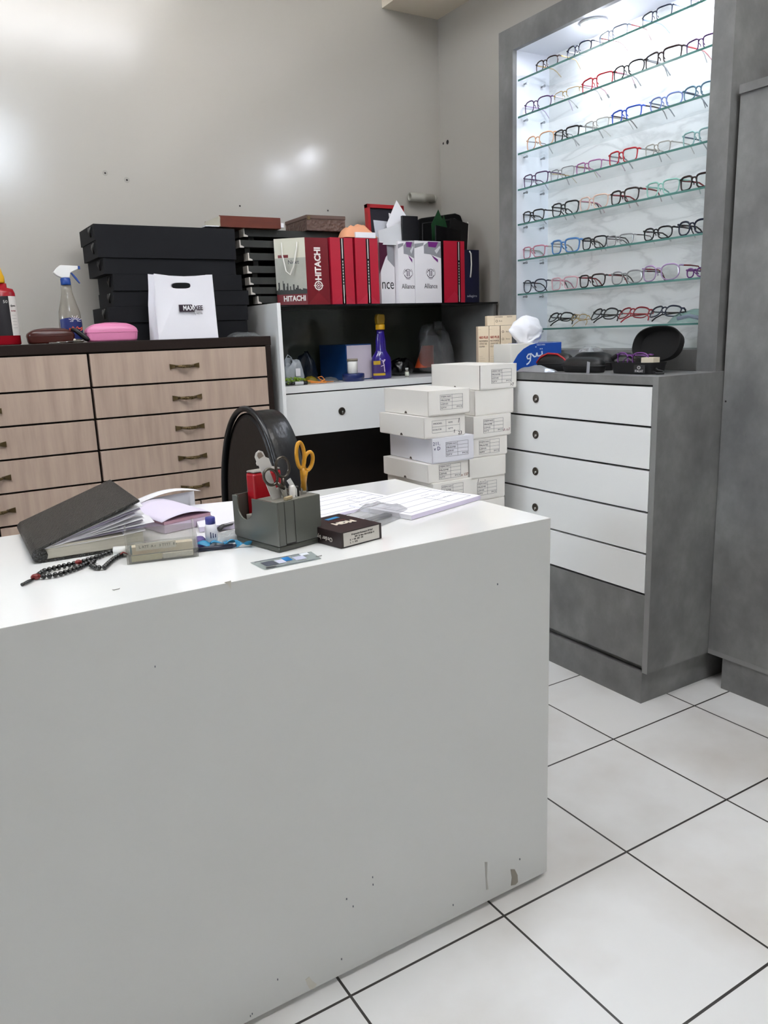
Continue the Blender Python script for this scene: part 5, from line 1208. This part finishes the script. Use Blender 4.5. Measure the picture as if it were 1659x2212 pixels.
MB().box(.004, w_-.004, .060, .092, .0095, .05, .001).build('memo_pad', dust, t)
OM = T(O0.x+.002, O0.y+.002, D) @ RZ(ORZ)
def in_org(name, label, cat, x, y, z, rot=Matrix()):
    o = thing(name, label, cat); o.matrix_basis = OM @ T(x, y, z) @ rot; return o
# red box in the rear bay
t = in_org('red_box', 'red box with a grey top standing in the rear of the organiser', 'box', .0265, .0945, .0095)
MB().box(0, .058, 0, .0245, 0, .105, .004).build('box_body', mat('box_red', '#a20f1c', .3), t); MB().box(.001, .057, .001, .0235, .1052, .1085, .002).build('top', cm('#8c8781', .5), t)
# PD ruler
met = mat('white_plastic_ruler', '#c4c0bb', .45)
pts = [(-.0085, -.03), (.0085, -.03), (.0085, .028), (.013, .036), (.013, .045), (.0085, .047), (.0065, .044), (.0065, .082), (.0135, .084), (.0135, .098), (.0085, .103), (.0075, .113), (.002, .118), (-.005, .117), (-.0095, .112), (-.0095, .104), (-.0115, .102), (-.0115, .098), (-.0085, .096)]
t = in_org('optical_ruler', 'white notched measuring ruler leaning out of the organiser', 'ruler', .033, .030, .052, RY(math.radians(-20)))
MB().prism(pts, 0, .0014, FRONT(0, 0, 0)).build('blade', met, t); MB().prism([(-.004, .106), (.006, .106), (.004, .114), (-.002, .1155), (-.005, .112)], .0014, .0018, FRONT(0, 0, 0)).build('worn_end', cm('#7d7166', .6), t)
def scissors(t, hm, bm, bows, shank, blade):
    for k, (cx, cz, a, b_, rot) in enumerate(bows):
        lp = [(cx+a*math.cos(2*PI*i/28)*math.cos(rot)-b_*math.sin(2*PI*i/28)*math.sin(rot), .002*(k*2-1), cz+a*math.cos(2*PI*i/28)*math.sin(rot)+b_*math.sin(2*PI*i/28)*math.cos(rot)) for i in range(28)]
        o = MB().tube(lp, shank, 8, closed=True, flat=1.0)
        sx_ = -.004 if k == 0 else .004
        o.tube([(cx*.55, .002*(k*2-1), cz-b_*.98), (cx*.3, .002*(k*2-1), cz-b_*1.5), (-cx*.05, .001*(k*2-1), 0)], [shank*1.25, shank*1.5, shank*1.3], 8)
        o.build('handle', hm, t, True)
    for sg in (-1, 1): MB().box(-.0045+sg*.0018, .0045+sg*.0018, sg*.0012-.0008, sg*.0012+.0008, -blade, .004).build('blade', bm, t)
    MB().lathe([(.004, -.003), (.004, .003)], 12, RX(PI/2)).build('pivot', chrome, t)
steel = mat('blade_steel', '#b9b9b6', .25, metal=1); yels = mat('scissors_yellow', '#c98f1c', .35); noise_col(yels, ['#b07a17', '#d79b22'], 40)
t = in_org('yellow_scissors', 'yellow-handled scissors standing in the organiser', 'scissors', .073, .022, .088, RZ(-.1) @ RY(.07))
scissors(t, yels, steel, [(-.0075, .058, .0075, .0215, .1), (.0105, .047, .0085, .0155, -.25)], .0033, .07)
t = in_org('chrome_scissors', 'black and chrome scissors lying slanted in the organiser', 'scissors', .033, .024, .096, RZ(-.05) @ RY(-.35))
blackchr = mat('black_chrome', '#16130f', .15, spec=.7)
scissors(t, chrome_d, steel, [(-.0145, .030, .0115, .0145, .35), (.0145, .032, .0125, .0165, -.2)], .0024, .06)
MB().prism([(-.004, 0), (.004, 0), (.006, -.03), (.0, -.055)], 0, .001, FRONT(.012, -.006, .012) @ RZ(.1)).build('bright_blade', cm('#c9c9c6', .3), t)
t = in_org('white_marker', 'white marker cap showing at the front of the organiser', 'pen', .0455, .0175, .045); MB().lathe([(.0045, 0), (.0048, .03), (.0052, .0525), (.0045, .0555), (0, .0565)], 14).build('cap', cm('#dcd9d4', .4), t, True)
t = in_org('black_pen', 'short black pen standing between white marker and yellow scissors', 'pen', .057, .0185, .045); MB().lathe([(.0032, 0), (.0036, .045), (.0036, .051), (.0025, .0525), (0, .0525)], 12).build('barrel', blackp, t, True)
t = in_org('tan_eraser', 'small tan eraser lying on the dusty organiser rim', 'eraser', .030, .0075, h_+.0004, RZ(.3)); MB().box(-.010, .008, -.003, .003, 0, .005, .001).build('eraser', cm('#9a8a6a', .7), t)
# diary
O1 = dz(85, 1215); t = thing('diary', 'thick black textured diary stuffed with loose papers on the desk', 'diary', (.156, 1.318, D), math.radians(-2))
lea = mat('diary_cover', '#201f1d', .36); noise_col(lea, ['#24231f', '#33322d'], 30); 
wv = N(lea, 'ShaderNodeTexWave'); wv.inputs['Scale'].default_value = 70; wv.inputs['Distortion'].default_value = 9; wv.inputs['Detail'].default_value = 3; wv.inputs['Detail Scale'].default_value = 2.5
tcw = N(lea, 'ShaderNodeTexCoord'); mpw = N(lea, 'ShaderNodeMapping'); mpw.inputs['Rotation'].default_value = (0, 0, .9); L(lea, tcw.outputs['Object'], mpw.inputs['Vector']); L(lea, mpw.outputs['Vector'], wv.inputs['Vector'])
bpw = N(lea, 'ShaderNodeBump'); bpw.inputs['Strength'].default_value = 1; bpw.inputs['Distance'].default_value = .004; L(lea, wv.outputs['Fac'], bpw.inputs['Height']); L(lea, bpw.outputs['Normal'], P(lea).inputs['Normal'])
bw, bd = .168, .235
MB().box(.002, bw, -.003, bd+.003, 0, .0035, .001).build('cover', lea, t)
b = MB(); b.tube([(-.001, -.003, .012), (-.001, bd+.003, .012)], .012, 12); b.build('spine', lea, t, True)
pg = mat('page_block', '#b9b4a6', .8); noise_col(pg, ['#a9a497', '#c9c4b6'], 60, (.2, .2, 8)); MB().box(.008, bw-.006, 0, bd, .0036, .025, .001).build('page_block', pg, t)
ang = math.radians(19.5)
MC = T(.0, 0, .020) @ RY(-ang)
MB().box(-.004, bw+.004, -.004, bd+.004, .0, .0045, .0018, MC).build('cover', lea, t)
r_ = random.Random(11)
cols = [paper, paperl, paper, cm('#c2bdcc', .7), paper, paper, cm('#d8d5dc', .7), paperl, paper]
for i in range(9):
    a_ = ang*(.12+.8*i/8); l_ = .145+.035*r_.random()
    M_ = T(.006, 0, .0215) @ RY(-a_*.93)
    b = MB(); b.grid(lambda u, v: (l_*u+.004*math.sin(9*v), (.006 if i % 2 else -.001)+(bd-.02)*v, .004*math.sin(PI*u)*(i % 3-1)*.6), 8, 4, M_); b.build('loose_sheet', cols[i], t, solid=.0006)
b = MB(); M_ = T(.006, 0, .0215) @ RY(-ang*.90)
for k in range(3): b.box(.05, .16, .02+.05*k, .021+.05*k, .0038, .0041, 0, M_)
for k in range(5): b.box(.06+.02*k, .0608+.02*k, .004, .12, .0038, .0041, 0, M_)
b.build('printed_grid', ink, t)
# bundles of paper behind the diary
def block(name, label, cat, c, w, d, th, rz, m, group=None, z=0.0):
    o = MB().box(-w/2, w/2, -d/2, d/2, 0, th, .0008).build(name, m); o.location = (c[0], c[1], D+z); o.rotation_euler = (0, 0, rz); return tag(o, label, cat, group)
lilac_edge = mat('pad_edge_lilac', '#b9a9bd', .7); noise_col(lilac_edge, ['#c08a98', '#c7b9cc', '#d3c9d8'], 90, (.2, .2, 9))
t = thing('receipt_pad', 'lilac-edged receipt pads with a curling cover beside the diary', 'pad', (.405, 1.445, D), math.radians(14), 'paper pads on the desk')
MB().box(-.05, .05, -.06, .06, 0, .016, .0006).build('pad_block', lilac_edge, t); MB().box(-.05, .048, -.06, .06, .0162, .022, .0006).build('pad_block', mat('pad_lower', '#b08a98', .7), t)
b = MB(); b.grid(lambda u, v: (-.055+.104*u, -.062+.122*v, .0225+.014*(1-u)*u*4*(.6+.4*v)+.004*v), 12, 6); b.build('cover_sheet', cm('#d9d2e4', .6), t, solid=.0006)
t = thing('folded_sheets', 'folded white sheets behind the receipt pads', 'paper', (.395, 1.535-.03, D+.048), math.radians(10), None)
t.location = (.41, 1.533, D)
b = MB(); b.grid(lambda u, v: (-.05+.13*u, -.02+.03*v, .036+.012*math.sin(PI*u*.9)), 10, 4); b.build('sheet', paper, t, solid=.0006); b = MB(); b.grid(lambda u, v: (-.05+.13*u, .0085, .002+.034*v), 8, 3); b.build('sheet', paper, t, solid=.0006); b = MB(); b.grid(lambda u, v: (-.05+.13*u, .008-.03*v, .0008), 4, 3); b.build('sheet', paper, t, solid=.0006)
# writing pads
padm = mat('form_pad', '#e3e3ea', .7)
def form_pad(label, A, Bc, Cc, th, lines, z=0, edge=True, group='paper pads on the desk'):
    """A near-left, B far-left, C far-right corner on the desk"""
    A, Bc, Cc = Vector(A), Vector(Bc), Vector(Cc); u = (Cc-Bc); w = u.length; d = (Bc-A).length; rz = math.atan2(u.y, u.x)
    t = thing('form_pad', label, 'pad', (A.x, A.y, D+z), rz, group)
    MB().box(0, w, 0, d, 0, th, .0004).build('sheets', padm, t); MB().box(-.0004, w+.0004, -.0004, 0, .0004, th-.0004).build('edge', paperl, t)
    b = MB(); e_ = .0003
    def ln(x0, y0, x1, y1, wd=.0007):
        if abs(x1-x0) > abs(y1-y0): b.box(x0, x1, y0-wd/2, y0+wd/2, th, th+e_)
        else: b.box(x0-wd/2, x0+wd/2, y0, y1, th, th+e_)
    mx, my = w*.06, d*.09
    if lines:
        ln(mx, my, w-mx, my); ln(mx, d-my, w-mx, d-my); ln(mx, my, mx, d-my); ln(w-mx, my, w-mx, d-my)
        for f in (.3, .5, .72): ln(mx, d*f, w-mx, d*f, .0005)
        ln(w*.62, my, w*.62, d*.5, .0005)
        o = b.build('printed_form', mat('form_line', '#6d6e7c', .7) if 'form_line' not in MATS else MATS['form_line'], t)
        for k in range(3): text('~~ ~~~', .008, MATS['form_line'], T(w*(.72+.04*k), d*(.6-.14*k), th+.0001), t, name='handwriting', width=w*.12)
    else:
        b.bm.free(); r_ = random.Random(5)
        hm = cm('#8a87a0', .7)
        for k in range(6): 
            x0 = w*(.5+.07*(k % 3)); y0 = d*(.85-.13*k)
            strokes([[(x0+.004*i+r_.uniform(-.001, .001), y0+r_.uniform(-.0018, .0018)) for i in range(9)]], .0004, hm, T(0, 0, th), t, name='handwriting', h=.0003)
    return t
form_pad('white form pad nearest the front right corner of the desk top', (.770, 1.178), (.735, 1.335), (.942, 1.394), .009, True)
form_pad('white form pad further back, right behind the organiser', (.640, 1.285), (.612, 1.438), (.822, 1.482), .006, True)
form_pad('white note pad with faint handwriting left of the organiser', (.425, 1.345), (.475, 1.545), (.66, 1.50), .010, False)
# drawing sheets beneath
o = MB().box(-.09, .09, -.065, .065, 0, .0004).build('loose_sheet', paper); o.location = (.61, 1.265, D); o.rotation_euler = (0, 0, .28); tag(o, 'loose white sheet flat on the desk beside the organiser', 'paper')
# prayer beads
bead = mat('bead_black', '#0a0b0c', .15, spec=.7); beadr = mat('bead_red', '#6e1c1a', .3)
t = thing('prayer_beads', 'string of black prayer beads with a red bead on the desk', 'prayer beads', (dz(160, 1230).x, dz(160, 1230).y, D), 0)
o0 = t.location.copy(); path = [(78, 1253), (95, 1240), (120, 1233), (150, 1226), (180, 1219), (210, 1210), (235, 1200), (256, 1193), (268, 1196), (262, 1205), (248, 1212), (236, 1222), (226, 1232), (208, 1233), (196, 1226), (205, 1217), (190, 1222), (172, 1232), (150, 1240), (128, 1247), (105, 1251), (90, 1252)]
P3 = [dz(*p)-o0 for p in path]; dense = []
for a_, b_ in zip(P3, P3[1:]):
    n_ = max(1, int((b_-a_).length/.0015)); dense += [a_.lerp(b_, i/n_) for i in range(n_)]
b = MB(); acc = 0; last = dense[0]; placed = []
for p in dense:
    if (p-last).length >= .0074:
        zz = .0041
        for q in placed[:-2]:
            if (Vector((q.x, q.y, 0))-Vector((p.x, p.y, 0))).length < .0066 and q.z < .007: zz = .0105
        v = Vector((p.x, p.y, zz)); placed.append(v); b.sphere(v, .0041, 10, 8); last = p
o = b.build('bead_string', bead, t, True)
b = MB(); b.sphere((P3[0].x, P3[0].y, .0045), .0048, 12, 8, (1.5, 1, 1)); b.build('red_bead', beadr, t, True)
pm = dz(171, 1227)-o0; b = MB(); b.sphere((pm.x, pm.y, .009), .004, 10, 8, (1.4, 1, 1)); b.build('red_bead', beadr, t, True)
tl = [dz(*p)-o0 for p in ((74, 1256), (62, 1261), (52, 1266), (48, 1268))]; MB().tube([(p.x, p.y, .0028) for p in tl], [.002, .0028, .0024, .0026], 8).build('tassel', bead, t, True)
pk = dz(258, 1206)-o0; MB().tube([(pk.x-.004, pk.y, .002), (pk.x+.006, pk.y-.003, .009), (pk.x+.014, pk.y-.001, .004)], .0011, 6).build('red_cord', cm('#8a2f2c', .6), t, True)
# acrylic card holder
t = thing('card_holder', 'clear acrylic card holder with yellowed cards on the desk', 'card holder', (.268, 1.214, D), math.radians(-13))
AW, AD, AH = .103, .05, .045
b = MB(); b.box(0, AW, 0, .0025, 0, .034); b.box(0, AW, 0, AD, 0, .002); 
b.prism([(0, 0), (AD, 0), (AD+.006, AH+.006), (AD-.004, AH), (0, .036)], 0, .003, FR((-.003, 0, 0), (0, 1, 0), (0, 0, 1))); b.prism([(0, 0), (AD, 0), (AD+.006, AH+.006), (AD-.004, AH), (0, .036)], 0, .003, FR((AW, 0, 0), (0, 1, 0), (0, 0, 1)))
b.box(0, AW, AD-.0025, AD, .002, AH); b.build('acrylic_body', acryl, t)
b = MB(); b.box(.006, AW-.004, .010, .026, .0025, .024); b.build('card_stack', mat('old_cards', '#cdbfa6', .7), t); noise_col(MATS['old_cards'], ['#b98f76', '#cfc2a8', '#d8cdb6'], 16)
b = MB(); b.box(.012, AW-.03, .0085, .0096, .018, .029); b.build('paper_strip', cm('#d9d2c2', .7), t)
text('L ATT  A r   3 TTTT  8 r', .006, inkb, FR((.046, .0083, .0235), (1, 0, 0), (0, 0, 1)), t, width=.058)
b = MB(); b.box(.004, .05, .0035, .0095, .0025, .012); b.build('yellow_slip', cm('#cfc6a0', .6), t); MB().box(.052, AW-.005, .0035, .0095, .0025, .010).build('yellow_slip', cm('#cdc8ba', .6), t)
MB().box(.002, AW-.002, .0028, .0033, .0125, .0133).build('dark_line', ink, t)
# white cap tube behind it
q = dz(262, 1178); t = thing('white_tube', 'white tube with a teal band lying behind the card holder', 'tube', (.284, 1.268, D+.0085), math.radians(-20))
MB().tube([(-.026, 0, 0), (.0, 0, 0)], .0082, 14).build('cap', cm('#dcdcd8', .4), t); MB().tube([(.0002, 0, 0), (.022, 0, 0)], .0072, 14).build('band', cm('#2f8292', .4), t)
# small white bottle with purple cap standing
q = dz(456, 1182); t = thing('white_bottle', 'small white bottle with purple-blue cap standing behind the blue scraps', 'bottle', (q.x+.004, q.y+.005, D), 0)
MB().lathe([(.0075, 0), (.0085, .001), (.0085, .006), (.0098, .010), (.0105, .022), (.010, .032), (.0085, .038)], 20).build('bottle_body', cm('#dfdfe6', .35), t, True); MB().lathe([(.0082, .0382), (.0082, .048), (.0075, .0495), (0, .0495)], 18).build('cap', cm('#3c3f8c', .4), t)
for k in range(3): MB().box(-.0012+.004*(k-1), .0002+.004*(k-1), -.0108, -.0100, .016, .026-.002*k).build('print_mark', inkblue, t)
# purple cap + marker lying
q = dz(432, 1180); t = thing('purple_lens_pot', 'translucent purple lens pot beside the white bottle', 'pot', (q.x, q.y, D), 0); MB().lathe([(.010, 0), (.0105, .002), (.010, .012), (.006, .016), (0, .017)], 18).build('cap', clear('purple_clear', '#b5a9d6', rough=.08, opac=.45, body='#7468a8'), t, True)
q = dz(465, 1186); t = thing('dark_pen', 'dark blue pen lying under the blue scraps', 'pen', (.405, 1.212, D+.0038), math.radians(-14)); MB().tube([(-.035, 0, 0), (.03, 0, 0)], .0036, 10).build('barrel', cm('#23283a', .4), t); MB().tube([(.0302, 0, 0), (.036, 0, 0)], [.0034, .0022], 10).build('tip', cm('#3a3f52', .4), t)
# blue scraps
scr = mat('blue_wrapper', '#2b84ae', .5)
for i, (px, py, w2, h2, a_, lb) in enumerate(((446, 1184, .022, .026, 1.3, 'crumpled blue wrapper scrap left of the white bottle'), (474, 1181, .030, .018, .2, 'crumpled blue wrapper scrap right of the white bottle'), (500, 1180, .024, .017, -.3, 'blue wrapper scrap in the middle of the row'), (527, 1182, .026, .017, -.2, 'blue wrapper scrap nearest the organiser'))):
    q = dz(px, py); t = thing('wrapper_scrap', lb, 'wrapper', (q.x, q.y, D+.0002), a_, 'blue wrapper scraps')
    r_ = random.Random(i); f1, f2_ = r_.uniform(0, 6), r_.uniform(0, 6)
    MB().grid(lambda u, v: (w2*(u-.5), h2*(v-.5)*(.6+.4*math.sin(5*u+f2_))+.003*math.sin(4*u+f1), .0062+.0055*math.sin(4*u+f1)*math.cos(3*v+f2_)), 10, 5).build('scrap', scr, t, True, solid=.0005)
# clear wrapper + black spectacles frame
q = dz(505, 1168); t = thing('clear_wrapper', 'crinkled clear wrapper left of the organiser', 'wrapper', (q.x-.012, q.y+.004, D), .3); f6 = crumple(.07, .045, .014, 41); b = MB(); b.grid(f6, 14, 10); b.grid(lambda u, v: (f6(u, v)[0], f6(u, v)[1], .0003), 14, 10); b.build('film', film, t)
q = dz(497, 1145); t = thing('loose_temples', 'pair of dark eyeglass temples lying left of the organiser', 'temple', (q.x, q.y, D), 0)
for k in (0, 1): MB().tube([(-.022, -.005+.006*k, .004), (-.012, .001+.006*k, .008), (.01, .004+.008*k, .009), (.045, .008+.010*k, .007)], [.0036, .0028, .002, .0018], 8).build('temple_arm', cm('#26262b', .3), t, True)
# lens box
q = dz(737, 1187); t = thing('lens_box', 'dark brown-black card box with silver side label on the desk', 'box', (q.x+.001, q.y+.001, D), math.radians(11))
bxm = mat('lens_box_card', '#14100f', .4); noise_col(bxm, ['#100d0d', '#2a1311'], 10); MW, MD, MH = .0885, .112, .0265
MB().box(0, MW, 0, MD, 0, MH, .0008).build('carton', bxm, t); MB().box(.005, MW-.006, -.0006, 0, .002, MH-.002).build('side_label', cm('#b9b5ad', .45), t)
text('MGM', .022, cm('#d8cfc0', .5), TOP(MW*.56, MD*.47, MH+.0001, PI-.10), t, width=.042, bold=.0012); text('PROFESSIONAL', .006, cm('#7a4038', .5), TOP(MW*.55, MD*.63, MH+.0001, PI-.1), t, width=.036)
MB().prism([(-.014, -.005), (.014, -.005), (.014, .005), (-.014, .005)], MH+.0001, MH+.0005, TOP(MW*.62, MD*.80, 0, .12)).build('blue_sticker', cm('#2f7fb4', .5), t)
for k, (s_, x) in enumerate((('Progressive Resistance SP1067', .045), ('Ø70  Cyl  Base  Add +2.50 Sph -N', .050))): text(s_, .0042, inkb, FRONT(x, -.0007, MH*.74-.0045*k), t, width=.046-.004*k)
text('R  + 100  020  100', .0042, inkb, FRONT(.018, -.0007, MH*.42), t, width=.028, align='LEFT'); text('L  + 105', .0042, inkb, FRONT(.018, -.0007, MH*.25), t, width=.016, align='LEFT')
text('Order by M', .0105, cm('#c9c4ba', .5), FR((-.0005, MD*.42, MH*.42), (0, 1, 0), (0, 0, -1)), t, width=.05)
# plastic bag with a dark item
q = dz(845, 1128); t = thing('plastic_sleeve', 'crumpled clear plastic bag with a dark grey strip inside beside the lens box', 'bag', (.722, 1.228, D), math.radians(22)); f7 = crumple(.155, .08, .026, 53, amp=.3); b = MB(); b.grid(f7, 26, 16); b.grid(lambda u, v: (f7(u, v)[0], f7(u, v)[1], .0003), 26, 16); b.build('film', clear('sleeve_film', '#ededee', rough=.15, opac=.2, body='#d4d6d8'), t)
MB().box(-.04, .055, -.014, .004, .0012, .006, .002, RZ(-.08)).build('dark_strip', cm('#3a3e48', .5), t)
# flat clear ruler / card in front
C0 = [dz(*p) for p in ((541, 1217), (672, 1193), (694, 1208), (572, 1232))]
c_ = sum(C0, Vector())/4; t = thing('clear_card', 'thin clear printed card lying in front of the organiser', 'card', (c_.x, c_.y, D), 0)
Ql = [p-c_ for p in C0]; b = MB(); b.prism([(p.x, p.y) for p in reversed(Ql)], 0, .0008); b.build('card_film', clear('card_film', '#e6ecea', rough=.08, opac=.3, body='#ccd2d2'), t)
def inq(u, v): p = Ql[3]*(1-u)*(1-v)+Ql[2]*u*(1-v)+Ql[1]*u*v+Ql[0]*(1-u)*v; return (p.x, p.y)
for (u0, u1, v0, v1, m_) in ((.10, .30, .25, .75, cm('#4a4e58', .5)), (.46, .58, .42, .85, cm('#1f6fb0', .5)), (.05, .9, .02, .06, ink), (.05, .9, .93, .97, ink), (.62, .8, .3, .7, cm('#b9bcd0', .5)), (.05, .22, .05, .14, inkb), (.78, .92, .70, .95, cm('#d9dde4', .5)), (.32, .45, .3, .7, cm('#c2c4d6', .5))):
    MB().prism([inq(u0, v0), inq(u1, v0), inq(u1, v1), inq(u0, v1)], .0009, .0013).build('print', m_, t)
# bits on the desk
for (px, py, lb) in ((252, 1275, 'bent staple on the white desk top near the front edge'), (690, 1203, 'tiny bent wire right of the clear card')):
    q = dz(px, py); t = thing('bent_staple', lb, 'staple', (q.x, q.y, D), 0); MB().tube([(-.005, .002, .0008), (-.004, -.001, .0008), (.004, 0, .0008), (.005, .003, .0008)], .0005, 6).build('wire', chrome_d, t, True)
